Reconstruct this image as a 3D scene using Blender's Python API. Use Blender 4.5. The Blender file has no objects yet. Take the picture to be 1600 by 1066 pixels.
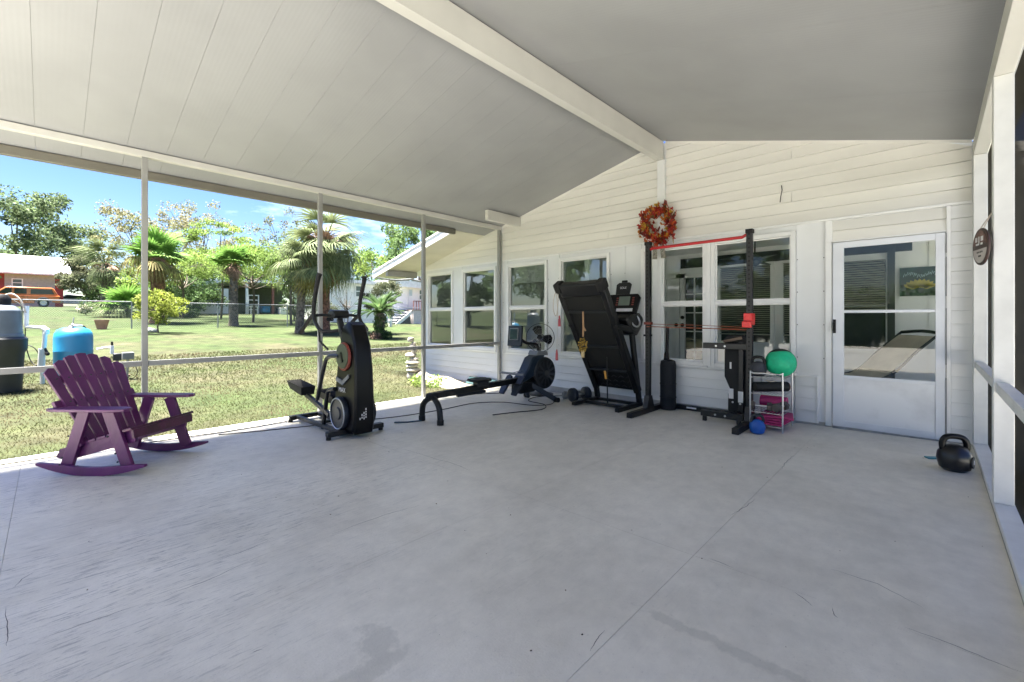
import bpy, bmesh, math, random
import numpy as np
from mathutils import Vector, Matrix, Euler
random.seed(7); rng = np.random.default_rng(7)
SC = bpy.context.scene
COL = SC.collection
R = math.radians

# ---------------------------------------------------------------- camera
FPX, CX, HY, YAW, CH = 690.0, 800.0, 498.0, math.atan(656 / 690.0), 1.2
cam = bpy.data.cameras.new('camera'); camo = bpy.data.objects.new('camera', cam); COL.objects.link(camo)
camo.location = (0, 0, CH); camo.rotation_euler = (R(90), 0, YAW)
cam.sensor_width = 36; cam.lens = FPX / 1600 * 36
cam.shift_y = -(533 - HY) / 1600; cam.clip_start = .05; cam.clip_end = 2000
SC.camera = camo

# ---------------------------------------------------------------- world, sun, exposure
SUN_EL, SUN_AZ = R(75), R(228)          # azimuth measured from +Y towards +X
W = bpy.data.worlds.new('World'); SC.world = W; W.use_nodes = True
nt = W.node_tree; nt.nodes.clear()
wo = nt.nodes.new('ShaderNodeOutputWorld'); bg = nt.nodes.new('ShaderNodeBackground')
sky = nt.nodes.new('ShaderNodeTexSky'); sky.sky_type = 'NISHITA'; sky.sun_disc = False
sky.sun_elevation = SUN_EL; sky.sun_rotation = SUN_AZ; sky.air_density = 1.0; sky.dust_density = 1.0; sky.ozone_density = 2.0
hs = nt.nodes.new('ShaderNodeHueSaturation'); hs.inputs['Saturation'].default_value = 1.35; hs.inputs['Hue'].default_value = .518; hs.inputs['Value'].default_value = .5
tc = nt.nodes.new('ShaderNodeTexCoord'); mp = nt.nodes.new('ShaderNodeMapping'); mp.inputs['Scale'].default_value = (1, 1, 3.2)
mp.inputs['Location'].default_value = (3.3, 1.2, .35)
nz = nt.nodes.new('ShaderNodeTexNoise'); nz.inputs['Scale'].default_value = 2.6; nz.inputs['Detail'].default_value = 8; nz.inputs['Roughness'].default_value = .6
cr = nt.nodes.new('ShaderNodeValToRGB'); cr.color_ramp.elements[0].position = .56; cr.color_ramp.elements[1].position = .86
mx = nt.nodes.new('ShaderNodeMixRGB'); mx.inputs[2].default_value = (5.6, 6.0, 6.6, 1)
L = nt.links.new
L(tc.outputs['Generated'], mp.inputs['Vector']); L(mp.outputs[0], nz.inputs['Vector']); L(nz.outputs['Fac'], cr.inputs[0])
L(sky.outputs[0], hs.inputs['Color']); L(cr.outputs[0], mx.inputs[0]); L(hs.outputs[0], mx.inputs[1]); L(mx.outputs[0], bg.inputs['Color'])
bg.inputs['Strength'].default_value = .05
L(bg.outputs[0], wo.inputs[0])
sl = bpy.data.lights.new('sun', 'SUN'); sl.energy = 4.8; sl.angle = R(14); sl.color = (1, .95, .86)
so = bpy.data.objects.new('sun', sl); COL.objects.link(so)
sd = Vector((math.sin(SUN_AZ) * math.cos(SUN_EL), math.cos(SUN_AZ) * math.cos(SUN_EL), math.sin(SUN_EL)))
so.rotation_euler = sd.to_track_quat('Z', 'Y').to_euler(); so.location = sd * 30
vs = SC.view_settings; vs.view_transform = 'Standard'; vs.look = 'None'; vs.gamma = 1; vs.exposure = 3.58; vs.use_curve_mapping = False
cy = SC.cycles; cy.max_bounces = 9; cy.diffuse_bounces = 5; cy.glossy_bounces = 4; cy.transparent_max_bounces = 24; cy.use_denoising = True
cy.sample_clamp_indirect = 6; cy.caustics_reflective = False; cy.caustics_refractive = False

# ---------------------------------------------------------------- survey helpers: sight lines of the photograph cut with real planes
F2 = (-math.sin(YAW), math.cos(YAW)); R2 = (math.cos(YAW), math.sin(YAW)); TK = .015
def ray(px, py):
    a = (px - CX) / FPX; return (F2[0] + a * R2[0], F2[1] + a * R2[1], (HY - py) / FPX)
def onY(px, py, Y): r = ray(px, py); t = Y / r[1]; return Vector((t * r[0], Y, CH + t * r[2]))
def onX(px, py, X): r = ray(px, py); t = X / r[0]; return Vector((X, t * r[1], CH + t * r[2]))
def dep(px, py, d): r = ray(px, py); return Vector((d * r[0], d * r[1], CH + d * r[2]))
def fz(x): return TK * min(x, 0)
def gz(x, y=0):
    return float(np.interp(-x, [6, 8, 26, 40, 56, 90, 300], [-.16, -.13, .75, 1.55, 2.2, 3.0, 5.0]))
def atd(px, d):
    p = dep(px, HY, d); p.z = gz(p.x, p.y); return p
def ong(px, py):
    r = ray(px, py); t = 3.
    while t < 200:
        if CH + t * r[2] <= gz(t * r[0]): break
        t += .05
    return Vector((t * r[0], t * r[1], gz(t * r[0])))

# ---------------------------------------------------------------- materials
def mat(name, col, rough=.5, metal=0, var=.08, scale=6., bump=0., rnd=0., spec=.5, col2=None, stretch=None, trans=0, coat=0, detail=5, lo=.35, hi=.65, island=0):
    m = bpy.data.materials.new(name); m.use_nodes = True; t = m.node_tree; n = t.nodes; b = n['Principled BSDF']; l = t.links.new
    b.inputs['Roughness'].default_value = rough; b.inputs['Metallic'].default_value = metal
    b.inputs['Specular IOR Level'].default_value = spec; b.inputs['Coat Weight'].default_value = coat
    c = n.new('ShaderNodeTexCoord'); mpp = n.new('ShaderNodeMapping'); l(c.outputs['Object'], mpp.inputs[0])
    if stretch: mpp.inputs['Scale'].default_value = stretch
    z = n.new('ShaderNodeTexNoise'); z.inputs['Scale'].default_value = scale; z.inputs['Detail'].default_value = detail; l(mpp.outputs[0], z.inputs['Vector'])
    rp = n.new('ShaderNodeValToRGB'); rp.color_ramp.elements[0].position = lo; rp.color_ramp.elements[1].position = hi
    c2 = col2 or tuple(x * (1 - var * 2) for x in col)
    rp.color_ramp.elements[0].color = (*c2, 1); rp.color_ramp.elements[1].color = (*col, 1); l(z.outputs['Fac'], rp.inputs[0])
    out = rp.outputs[0]
    if rnd or island:
        if island: g = n.new('ShaderNodeNewGeometry'); src = g.outputs['Random Per Island']; amt = island
        else: g = n.new('ShaderNodeObjectInfo'); src = g.outputs['Random']; amt = rnd
        mr = n.new('ShaderNodeMapRange'); mr.inputs[3].default_value = 1 - amt; mr.inputs[4].default_value = 1 + amt; l(src, mr.inputs[0])
        h = n.new('ShaderNodeHueSaturation'); l(out, h.inputs['Color']); l(mr.outputs[0], h.inputs['Value']); out = h.outputs[0]
    l(out, b.inputs['Base Color'])
    if bump:
        z2 = n.new('ShaderNodeTexNoise'); z2.inputs['Scale'].default_value = scale * 6; z2.inputs['Detail'].default_value = 4; l(mpp.outputs[0], z2.inputs['Vector'])
        bb = n.new('ShaderNodeBump'); bb.inputs['Strength'].default_value = bump; bb.inputs['Distance'].default_value = .01; l(z2.outputs['Fac'], bb.inputs['Height']); l(bb.outputs[0], b.inputs['Normal'])
    if trans:
        tr = n.new('ShaderNodeBsdfTranslucent'); l(out, tr.inputs['Color']); ms = n.new('ShaderNodeMixShader'); ms.inputs[0].default_value = trans
        o = n['Material Output']; l(b.outputs[0], ms.inputs[1]); l(tr.outputs[0], ms.inputs[2]); l(ms.outputs[0], o.inputs[0])
    m['b'] = 1
    return m
def glassmat(name, refl, tint=(1, 1, 1)):
    m = bpy.data.materials.new(name); m.use_nodes = True; t = m.node_tree; n = t.nodes; l = t.links.new; n.clear()
    o = n.new('ShaderNodeOutputMaterial'); tr = n.new('ShaderNodeBsdfTransparent'); tr.inputs[0].default_value = (*tint, 1)
    g = n.new('ShaderNodeBsdfGlossy'); g.inputs['Roughness'].default_value = .01
    lw = n.new('ShaderNodeLayerWeight'); lw.inputs['Blend'].default_value = .5
    mr = n.new('ShaderNodeMapRange'); mr.inputs[3].default_value = refl; mr.inputs[4].default_value = 1; mr.inputs[1].default_value = .3
    mr.inputs[2].default_value = 1.6
    ms = n.new('ShaderNodeMixShader'); l(lw.outputs['Facing'], mr.inputs[0]); l(mr.outputs[0], ms.inputs[0]); l(tr.outputs[0], ms.inputs[1]); l(g.outputs[0], ms.inputs[2]); l(ms.outputs[0], o.inputs[0])
    return m
M = {}
M['black'] = mat('black_powder_coat', (.0035, .0035, .004), .42, 0, .2, 20)
M['rubber'] = mat('black_rubber', (.003, .003, .0034), .7, 0, .2, 30, .2)
M['blackgloss'] = mat('black_gloss_plastic', (.003, .003, .0035), .33, 0, .1, 10, spec=.25)
M['darkgrey'] = mat('dark_grey_plastic', (.014, .015, .018), .45, 0, .1, 12)
M['navy'] = mat('slate_blue_plastic', (.012, .017, .028), .4, 0, .1, 12)
M['grey'] = mat('mid_grey_plastic', (.18, .19, .2), .45)
M['silver'] = mat('brushed_silver', (.55, .56, .58), .35, .9, .05)
M['steel'] = mat('galvanised_steel', (.35, .36, .37), .5, .7, .15, 12)
M['red'] = mat('red_enamel', (.5, .012, .015), .35)
M['orange'] = mat('orange_band', (.28, .07, .03), .5)
M['white'] = mat('white_vinyl_trim', (.80, .80, .79), .45, 0, .03, 3)
M['panelw'] = mat('white_painted_panel', (.74, .75, .75), .5, 0, .05, 1.6, .03)
M['cream'] = mat('aged_cream_siding', (.78, .765, .715), .5, 0, .06, 1.2, .03, .02, stretch=(.4, 1, 3))
M['siding'] = mat('white_vinyl_siding', (.78, .78, .77), .45, 0, .03, 1.5, .03, .02, stretch=(.4, 1, 3))
M['alu'] = mat('aluminium_paint', (.30, .30, .285), .5, 0, .06, 4)
M['gutter'] = mat('grey_beige_gutter', (.17, .16, .13), .5, 0, .06, 3)
M['beam'] = mat('cream_aluminium_beam', (.60, .59, .55), .5, 0, .04, 2)
M['glass'] = glassmat('window_glass', .045, (.93, .96, .95))
M['glassL'] = glassmat('reflective_window_glass', .17, (.6, .65, .64))
M['autoglass'] = mat('car_glass', (.03, .04, .04), .05, 0, .1)
M['conc'] = mat('raw_concrete', (.52, .51, .48), .8, 0, .15, 4, .4)
M['wood'] = mat('weathered_wood', (.25, .17, .12), .7, 0, .3, 3, .3, stretch=(1, 1, 6))
M['bark'] = mat('tree_bark', (.16, .13, .10), .9, 0, .35, 5, .8, stretch=(1, 1, .3))
M['palmbark'] = mat('palm_trunk_bark', (.19, .155, .125), .9, 0, .35, 9, .9)
M['redbark'] = mat('reddish_palm_trunk_bark', (.27, .13, .08), .9, 0, .35, 9, .9)
M['skin_blue'] = mat('pale_blue_tank_plastic', (.02, .22, .42), .4, 0, .08, 3)

# ---------------------------------------------------------------- mesh helpers
def rotm(a):
    return Euler(a).to_matrix() if a is not None else Matrix.Identity(3)
class MB:
    def __init__(s): s.v = []; s.f = []
    def add(s, vs_, fs):
        o = len(s.v); s.v += [tuple(v) for v in vs_]; s.f += [tuple(i + o for i in f) for f in fs]; return s
    def box(s, c, d, rot=None):
        m = rotm(rot); c = Vector(c); P = []
        for z in (-1, 1):
            for y in (-1, 1):
                for x in (-1, 1): P.append(c + m @ Vector((x * d[0] / 2, y * d[1] / 2, z * d[2] / 2)))
        return s.add(P, [(0, 2, 3, 1), (4, 5, 7, 6), (0, 1, 5, 4), (2, 6, 7, 3), (0, 4, 6, 2), (1, 3, 7, 5)])
    def bb(s, a, b): return s.box([(a[i] + b[i]) / 2 for i in range(3)], [abs(b[i] - a[i]) for i in range(3)])
    def bar(s, p, q, w, h, up=(0, 0, 1)):
        p = Vector(p); q = Vector(q); d = (q - p).normalized(); u = Vector(up)
        if abs(d.dot(u)) > .98: u = Vector((1, 0, 0))
        x = d.cross(u).normalized(); u = x.cross(d).normalized(); P = []
        for c in (p, q):
            for a, b in ((-1, -1), (1, -1), (1, 1), (-1, 1)): P.append(c + x * a * w / 2 + u * b * h / 2)
        return s.add(P, [(0, 1, 2, 3), (7, 6, 5, 4), (0, 4, 5, 1), (1, 5, 6, 2), (2, 6, 7, 3), (3, 7, 4, 0)])
    def tube(s, pts, r, n=8, cap=True, smooth=0):
        pts = [Vector(p) for p in pts]
        if smooth and len(pts) > 2:
            Q = []
            P = [pts[0]] + pts + [pts[-1]]
            for i in range(1, len(P) - 2):
                for k in range(smooth):
                    t = k / smooth; a, b, c, d = P[i - 1], P[i], P[i + 1], P[i + 2]
                    Q.append(.5 * ((2 * b) + (-a + c) * t + (2 * a - 5 * b + 4 * c - d) * t * t + (-a + 3 * b - 3 * c + d) * t ** 3))
            Q.append(pts[-1])
            if not isinstance(r, (int, float)):
                r = list(np.interp(np.linspace(0, len(pts) - 1, len(Q)), range(len(pts)), r))
            pts = Q
        k = len(pts); rr = [r] * k if isinstance(r, (int, float)) else r
        up = None; V = []
        for i, p in enumerate(pts):
            d = (pts[min(i + 1, k - 1)] - pts[max(i - 1, 0)])
            d = d.normalized() if d.length > 1e-9 else Vector((0, 0, 1))
            if up is None: up = d.orthogonal().normalized()
            up = (up - d * up.dot(d)); up = up.normalized() if up.length > 1e-6 else d.orthogonal().normalized()
            w = d.cross(up)
            for j in range(n):
                a = 2 * math.pi * j / n; V.append(p + (up * math.cos(a) + w * math.sin(a)) * rr[i])
        Fs = [(i * n + j, i * n + (j + 1) % n, (i + 1) * n + (j + 1) % n, (i + 1) * n + j) for i in range(k - 1) for j in range(n)]
        if cap: Fs += [tuple(range(n))[::-1], tuple((k - 1) * n + j for j in range(n))]
        return s.add(V, Fs)
    def cyl(s, p, q, r, n=16, r2=None): return s.tube([p, q], [r, r if r2 is None else r2], n)
    def lathe(s, prof, c=(0, 0, 0), n=20, axis=(0, 0, 1)):
        q = Vector((0, 0, 1)).rotation_difference(Vector(axis)).to_matrix(); c = Vector(c); V = []
        for r, z in prof:
            for j in range(n):
                a = 2 * math.pi * j / n; V.append(c + q @ Vector((r * math.cos(a), r * math.sin(a), z)))
        k = len(prof)
        Fs = [(i * n + j, i * n + (j + 1) % n, (i + 1) * n + (j + 1) % n, (i + 1) * n + j) for i in range(k - 1) for j in range(n)]
        Fs += [tuple(range(n))[::-1], tuple((k - 1) * n + j for j in range(n))]
        return s.add(V, Fs)
    def prism(s, poly, o, u, v, th):
        """outline poly in the plane spanned by u,v at o, thickness vector th"""
        o = Vector(o); u = Vector(u); v = Vector(v); th = Vector(th); n = len(poly)
        P = [o + u * a + v * b for a, b in poly]; P += [p + th for p in P]
        return s.add(P, [tuple(range(n)), tuple(range(2 * n - 1, n - 1, -1))] + [(i, i + n, (i + 1) % n + n, (i + 1) % n) for i in range(n)])
    def sphere(s, c, r, n=16, m=10, sc=(1, 1, 1)):
        c = Vector(c)
        prof = [(max(1e-4, math.sin(math.pi * i / m)) * r, -math.cos(math.pi * i / m) * r) for i in range(m + 1)]
        V = []
        for a, z in prof:
            for j in range(n):
                t = 2 * math.pi * j / n; V.append(c + Vector((a * math.cos(t) * sc[0], a * math.sin(t) * sc[1], z * sc[2])))
        return s.add(V, [(i * n + j, i * n + (j + 1) % n, (i + 1) * n + (j + 1) % n, (i + 1) * n + j) for i in range(m) for j in range(n)])
    def torus(s, c, Rr, r, axis=(0, 0, 1), n=28, m=7):
        q = Vector((0, 0, 1)).rotation_difference(Vector(axis)).to_matrix(); c = Vector(c); V = []
        for i in range(n):
            a = 2 * math.pi * i / n
            for j in range(m):
                b = 2 * math.pi * j / m; V.append(c + q @ Vector(((Rr + r * math.cos(b)) * math.cos(a), (Rr + r * math.cos(b)) * math.sin(a), r * math.sin(b))))
        return s.add(V, [(i * m + j, ((i + 1) % n) * m + j, ((i + 1) % n) * m + (j + 1) % m, i * m + (j + 1) % m) for i in range(n) for j in range(m)])
    def build(s, name, m, parent=None, sm=38, bevel=0, fix=True, **kw):
        me = bpy.data.meshes.new(name); me.from_pydata(s.v, [], s.f)
        if fix and len(s.f) < 6000:
            b = bmesh.new(); b.from_mesh(me); bmesh.ops.recalc_face_normals(b, faces=b.faces); b.to_mesh(me); b.free()
        me.materials.append(M[m] if isinstance(m, str) else m)
        if sm and len(s.f) < 20000: me.shade_smooth(); me.set_sharp_from_angle(angle=R(sm))
        o = bpy.data.objects.new(name, me); COL.objects.link(o)
        if parent: o.parent = parent; o.matrix_parent_inverse = Matrix.Translation(-Vector(parent.location)) if False else Matrix.Identity(4)
        if bevel:
            bm = o.modifiers.new('bevel', 'BEVEL'); bm.width = bevel; bm.segments = 2; bm.limit_method = 'ANGLE'; bm.angle_limit = R(50)
        for k, v in kw.items(): o[k] = v
        return o
def tag(o, label, cat, group=None):
    o['label'] = label; o['category'] = cat
    if group: o['group'] = group
    return o
def thing(name, label, cat, loc=(0, 0, 0), rz=0, group=None):
    o = bpy.data.objects.new(name, None); o.empty_display_size = .1; COL.objects.link(o)
    o.location = loc; o.rotation_euler = (0, 0, rz); return tag(o, label, cat, group)
def wthing(name, label, cat, base, group=None):
    """thing whose parts are given in world coordinates: parts are shifted so the Empty sits at base"""
    o = thing(name, label, cat, base, 0, group); return o
def wb(mb, name, m, parent, **kw):
    b = Vector(parent.location); mb.v = [tuple(Vector(v) - b) for v in mb.v]; return mb.build(name, m, parent, **kw)
def wsub(mb, name, m, part, **kw):
    b = Vector(part.parent.location); mb.v = [tuple(Vector(v) - b) for v in mb.v]; return mb.build(name, m, part, **kw)
def dup(o, loc=None, rz=None, parent=None, **kw):
    c = o.copy(); COL.objects.link(c)
    if parent is not None: c.parent = parent
    if loc is not None: c.location = loc
    if rz is not None: c.rotation_euler = (0, 0, rz)
    for k, v in kw.items(): c[k] = v
    for ch in list(o.children): dup(ch, parent=c)
    return c
def text(s, size, loc, rot, m, parent, name='lettering', ext=.0008):
    c = bpy.data.curves.new(name, 'FONT'); c.body = s; c.size = size; c.extrude = ext; c.align_x = 'CENTER'; c.align_y = 'CENTER'
    c.materials.append(M[m]); o = bpy.data.objects.new(name, c); COL.objects.link(o)
    me = bpy.data.meshes.new_from_object(o); bpy.data.objects.remove(o); o = bpy.data.objects.new(name, me); COL.objects.link(o); o.parent = parent
    root = parent if parent.type == 'EMPTY' else parent.parent
    o.location = Vector(loc) - (Vector(root.location) if root else Vector()); o.rotation_euler = rot; return o
#@@NEXT
# ================================================================ SETTING
def node_floor():
    m = bpy.data.materials.new('grey_painted_plywood'); m.use_nodes = True; t = m.node_tree; n = t.nodes; l = t.links.new; b = n['Principled BSDF']
    c = n.new('ShaderNodeTexCoord')
    def noise(sc, st, det=6, ro=.55, off=(0, 0, 0)):
        mp_ = n.new('ShaderNodeMapping'); mp_.inputs['Scale'].default_value = st; mp_.inputs['Location'].default_value = off; l(c.outputs['Object'], mp_.inputs[0])
        z = n.new('ShaderNodeTexNoise'); z.inputs['Scale'].default_value = sc; z.inputs['Detail'].default_value = det; z.inputs['Roughness'].default_value = ro; l(mp_.outputs[0], z.inputs['Vector']); return z.outputs['Fac']
    def ramp(f, a, b_, ca=0, cb=1):
        r = n.new('ShaderNodeMapRange'); r.inputs[1].default_value = a; r.inputs[2].default_value = b_; r.inputs[3].default_value = ca; r.inputs[4].default_value = cb; l(f, r.inputs[0]); return r.outputs[0]
    def mixc(f, a, b_, mode='MIX'):
        x = n.new('ShaderNodeMixRGB'); x.blend_type = mode
        if isinstance(f, float): x.inputs[0].default_value = f
        else: l(f, x.inputs[0])
        for i, q in ((1, a), (2, b_)):
            if isinstance(q, tuple): x.inputs[i].default_value = (*q, 1)
            else: l(q, x.inputs[i])
        return x.outputs[0]
    def mul(a, b_):
        x = n.new('ShaderNodeMath'); x.operation = 'MULTIPLY'
        for i, q in ((0, a), (1, b_)):
            if isinstance(q, (int, float)): x.inputs[i].default_value = q
            else: l(q, x.inputs[i])
        return x.outputs[0]
    big = ramp(noise(.9, (1, 1, 1), 4), .35, .68)
    base = mixc(big, (.60, .565, .485), (.74, .70, .61))
    mott = ramp(noise(9, (1, .8, 1), 9, .72), .3, .7, .88, 1.07)
    base = mixc(1.0, base, mott, 'MULTIPLY') if False else base
    mm = n.new('ShaderNodeHueSaturation'); l(base, mm.inputs['Color']); l(mott, mm.inputs['Value']); base = mm.outputs[0]
    # wood grain streaks running the long way of the sheets, strong where paint is thin
    st = ramp(noise(13, (5, .32, 1), 10, .78), .54, .64)
    wear = ramp(noise(.55, (1, .6, 1), 3, .5, (1.3, 4.2, 0)), .40, .62)
    sx = n.new('ShaderNodeSeparateXYZ'); l(c.outputs['Object'], sx.inputs[0])
    left = ramp(sx.outputs['X'], -1.2, -3.2, .18, 1)
    g = mul(mul(st, wear), left)
    base = mixc(mul(g, .38), base, (.16, .165, .17))
    f1 = ramp(noise(30, (3, .3, 1), 9, .75, (3, 1, 0)), .55, .585); f2 = ramp(noise(.8, (1, .5, 1), 4, .6, (7.3, 2.2, 0)), .36, .56)
    near = mul(ramp(sx.outputs['X'], -1.0, -2.6, 0, 1), ramp(sx.outputs['Y'], 3.2, .6, .12, 1))
    base = mixc(mul(mul(f1, f2), mul(near, .55)), base, (.10, .105, .11))
    f3 = ramp(noise(60, (1.2, .8, 1), 6, .85, (5, 5, 0)), .60, .70); base = mixc(mul(f3, .5), base, (.20, .20, .20))
    f4 = ramp(noise(45, (1, 1, 1), 3, .6, (1, 9, 0)), .74, .76); base = mixc(mul(f4, .5), base, (.75, .75, .72))
    # scuffs
    sp = ramp(noise(34, (1, .45, 1), 5, .8), .66, .76)
    base = mixc(mul(sp, .35), base, (.16, .16, .17))
    # the two long damp stains near the camera
    V = n.new('ShaderNodeVectorMath'); V.operation = 'SUBTRACT'
    zz = noise(9, (1, 1, 1), 4, .7)
    tot = None
    for (x, y, rx, ry) in ((-1.52, .86, .10, .07), (-1.42, .75, .05, .17), (-1.24, .60, .055, .10), (-.55, 1.72, .30, .028)):
        mp_ = n.new('ShaderNodeMapping'); mp_.vector_type = 'TEXTURE'; mp_.inputs['Location'].default_value = (x, y, 0); mp_.inputs['Scale'].default_value = (rx, ry, 50); l(c.outputs['Object'], mp_.inputs[0])
        ln = n.new('ShaderNodeVectorMath'); ln.operation = 'LENGTH'; l(mp_.outputs[0], ln.inputs[0])
        ad = n.new('ShaderNodeMath'); ad.operation = 'ADD'; l(ln.outputs['Value'], ad.inputs[0]); l(ramp(zz, .3, .7, -.7, .7), ad.inputs[1])
        k = ramp(ad.outputs[0], .75, 1.25, 1, 0)
        if tot is None: tot = k
        else:
            x2 = n.new('ShaderNodeMath'); x2.operation = 'MAXIMUM'; l(tot, x2.inputs[0]); l(k, x2.inputs[1]); tot = x2.outputs[0]
    base = mixc(mul(tot, .28), base, (.24, .24, .21))
    l(base, b.inputs['Base Color'])
    rr = ramp(noise(5, (1, .5, 1), 5), .3, .7, .42, .62); l(rr, b.inputs['Roughness']); b.inputs['Specular IOR Level'].default_value = .55
    bp = n.new('ShaderNodeBump'); bp.inputs['Strength'].default_value = .35; bp.inputs['Distance'].default_value = .004
    hh = n.new('ShaderNodeMath'); hh.operation = 'ADD'; l(noise(30, (3, .3, 1), 6, .7), hh.inputs[0]); l(noise(120, (1, 1, 1), 3), hh.inputs[1]); l(hh.outputs[0], bp.inputs['Height']); l(bp.outputs[0], b.inputs['Normal'])
    return m
M['floor'] = node_floor()
M['joint'] = mat('dark_joint_filler', (.38, .37, .35), .9)
XL, YW, YF = -6.03, 6.05, -1.9
def rz_(x): return 3.73 - (.234 * (-2.79 - x) if x < -2.79 else .272 * (x + 2.79))

# ground: one sheet to the horizon
def ground():
    xs = [40, 8, 2, 0, -5, -6.3, -7, -8, -10, -12, -14, -17, -20, -23, -26, -30, -35, -40, -48, -56, -70, -90, -150, -400]
    ys = [-400, -120, -60, -30, -15, -8, -4, 0, 3, 6, 9, 13, 18, 25, 40, 70, 130, 400]
    V = [(x, y, gz(x, y) - (.02 if x > -6.2 else 0)) for x in xs for y in ys]; n = len(ys)
    F = [(i * n + j, i * n + j + 1, (i + 1) * n + j + 1, (i + 1) * n + j) for i in range(len(xs) - 1) for j in range(n - 1)]
    g = MB().add(V, F)
    m = bpy.data.materials.new('mown_patchy_lawn'); m.use_nodes = True; t = m.node_tree; nn = t.nodes; l = t.links.new; b = nn['Principled BSDF']; b.inputs['Roughness'].default_value = .9; b.inputs['Specular IOR Level'].default_value = .15
    c = nn.new('ShaderNodeTexCoord')
    def nz_(s, d, st=(1, 1, 1)):
        mpp = nn.new('ShaderNodeMapping'); mpp.inputs['Scale'].default_value = st; l(c.outputs['Object'], mpp.inputs[0])
        z = nn.new('ShaderNodeTexNoise'); z.inputs['Scale'].default_value = s; z.inputs['Detail'].default_value = d; z.inputs['Roughness'].default_value = .65; l(mpp.outputs[0], z.inputs['Vector']); return z.outputs['Fac']
    r1 = nn.new('ShaderNodeValToRGB'); e = r1.color_ramp.elements; e[0].position = .36; e[0].color = (.027, .041, .013, 1); e[1].position = .66; e[1].color = (.050, .044, .027, 1)
    x = e.new(.5); x.color = (.034, .039, .017, 1)
    # the strip along the fence and the neighbour's yard stay greener
    sx = nn.new('ShaderNodeSeparateXYZ'); l(c.outputs['Object'], sx.inputs[0])
    mr = nn.new('ShaderNodeMapRange'); mr.inputs[1].default_value = -16; mr.inputs[2].default_value = -24; mr.inputs[3].default_value = 0; mr.inputs[4].default_value = -.13; l(sx.outputs['X'], mr.inputs[0])
    mr2 = nn.new('ShaderNodeMapRange'); mr2.inputs[1].default_value = -8.5; mr2.inputs[2].default_value = -6.5; mr2.inputs[3].default_value = 0; mr2.inputs[4].default_value = -.06; l(sx.outputs['X'], mr2.inputs[0])
    a = nn.new('ShaderNodeMath'); a.operation = 'ADD'; l(nz_(.33, 7), a.inputs[0]); l(mr.outputs[0], a.inputs[1])
    a2 = nn.new('ShaderNodeMath'); a2.operation = 'ADD'; l(a.outputs[0], a2.inputs[0]); l(mr2.outputs[0], a2.inputs[1]); l(a2.outputs[0], r1.inputs[0])
    h = nn.new('ShaderNodeHueSaturation'); l(r1.outputs[0], h.inputs['Color']); m2 = nn.new('ShaderNodeMapRange'); m2.inputs[1].default_value = .3; m2.inputs[2].default_value = .7; m2.inputs[3].default_value = .55; m2.inputs[4].default_value = 1.6
    l(nz_(2.2, 12), m2.inputs[0]); l(m2.outputs[0], h.inputs['Value']); l(h.outputs[0], b.inputs['Base Color'])
    bp = nn.new('ShaderNodeBump'); bp.inputs['Strength'].default_value = .8; bp.inputs['Distance'].default_value = .05; l(nz_(18, 6), bp.inputs['Height']); l(bp.outputs[0], b.inputs['Normal'])
    g.build('lawn', m, sm=0, fix=False, kind='structure'); M['lawn'] = m
ground()
M['blade'] = mat('grass_blade', (.055, .074, .024), .8, 0, .2, .6, spec=.15, col2=(.11, .094, .056), trans=.3, island=.3)
def blades():
    n = 110000; x = -6.12 - 9 * rng.random(n) ** 1.9; y = -2.5 + 17 * rng.random(n)
    n = len(x); h = .012 + .02 * rng.random(n); a = rng.random(n) * 6.283; w = .003 + .003 * rng.random(n) + .0012 * (-x - 6); h = h * (1 + .08 * (-x - 6)) * np.where(x > -6.35, 1.9, 1)
    dx, dy = np.cos(a) * w, np.sin(a) * w; z = np.array([gz(q) for q in x]) - .002; la = rng.random(n) * 6.283; ll = h * .7
    V = np.empty((n, 3, 3)); V[:, 0] = np.c_[x - dx, y - dy, z]; V[:, 1] = np.c_[x + dx, y + dy, z]; V[:, 2] = np.c_[x + np.cos(la) * ll, y + np.sin(la) * ll, z + h]
    me = bpy.data.meshes.new('grass'); me.from_pydata(V.reshape(-1, 3).tolist(), [], [(3 * i, 3 * i + 1, 3 * i + 2) for i in range(n)]); me.materials.append(M['blade'])
    o = bpy.data.objects.new('grass', me); COL.objects.link(o); o['kind'] = 'stuff'; o['label'] = 'short patchy grass blades growing along the porch edge'; o['category'] = 'grass'
blades()

# porch floor: painted sheets, four feet wide, on a slab that falls towards the yard
fl = MB()
P = [(XL - .04, YF), (.42, YF), (.42, 6.2), (XL - .04, 6.2)]
V = []
for zz in (0, 1):
    for x, y in P: V.append((x, y, (fz(x) - .022) if zz else -.4))
V2 = [(0, YF, -.4), (0, 6.2, -.4), (0, 6.2, -.022), (0, YF, -.022)]
fl.add([(XL - .04, YF, -.4), (0, YF, -.4), (.42, YF, -.4), (.42, YF, -.022), (0, YF, -.022), (XL - .04, YF, fz(XL) - .022),
        (XL - .04, 6.04, -.4), (0, 6.04, -.4), (.42, 6.04, -.4), (.42, 6.04, -.022), (0, 6.04, -.022), (XL - .04, 6.04, fz(XL) - .022)],
       [(0, 1, 4, 5), (1, 2, 3, 4), (6, 11, 10, 7), (7, 10, 9, 8), (5, 4, 10, 11), (4, 3, 9, 10), (0, 5, 11, 6), (2, 8, 9, 3), (0, 6, 7, 1), (1, 7, 8, 2)])
floor = fl.build('porch_floor', 'joint', kind='structure')
xs = [XL + .03, -5.68, -4.48, -3.28, -2.08, -.885, .279]; ys = [YF, -.16, 2.28, 4.72, 6.04]
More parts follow.
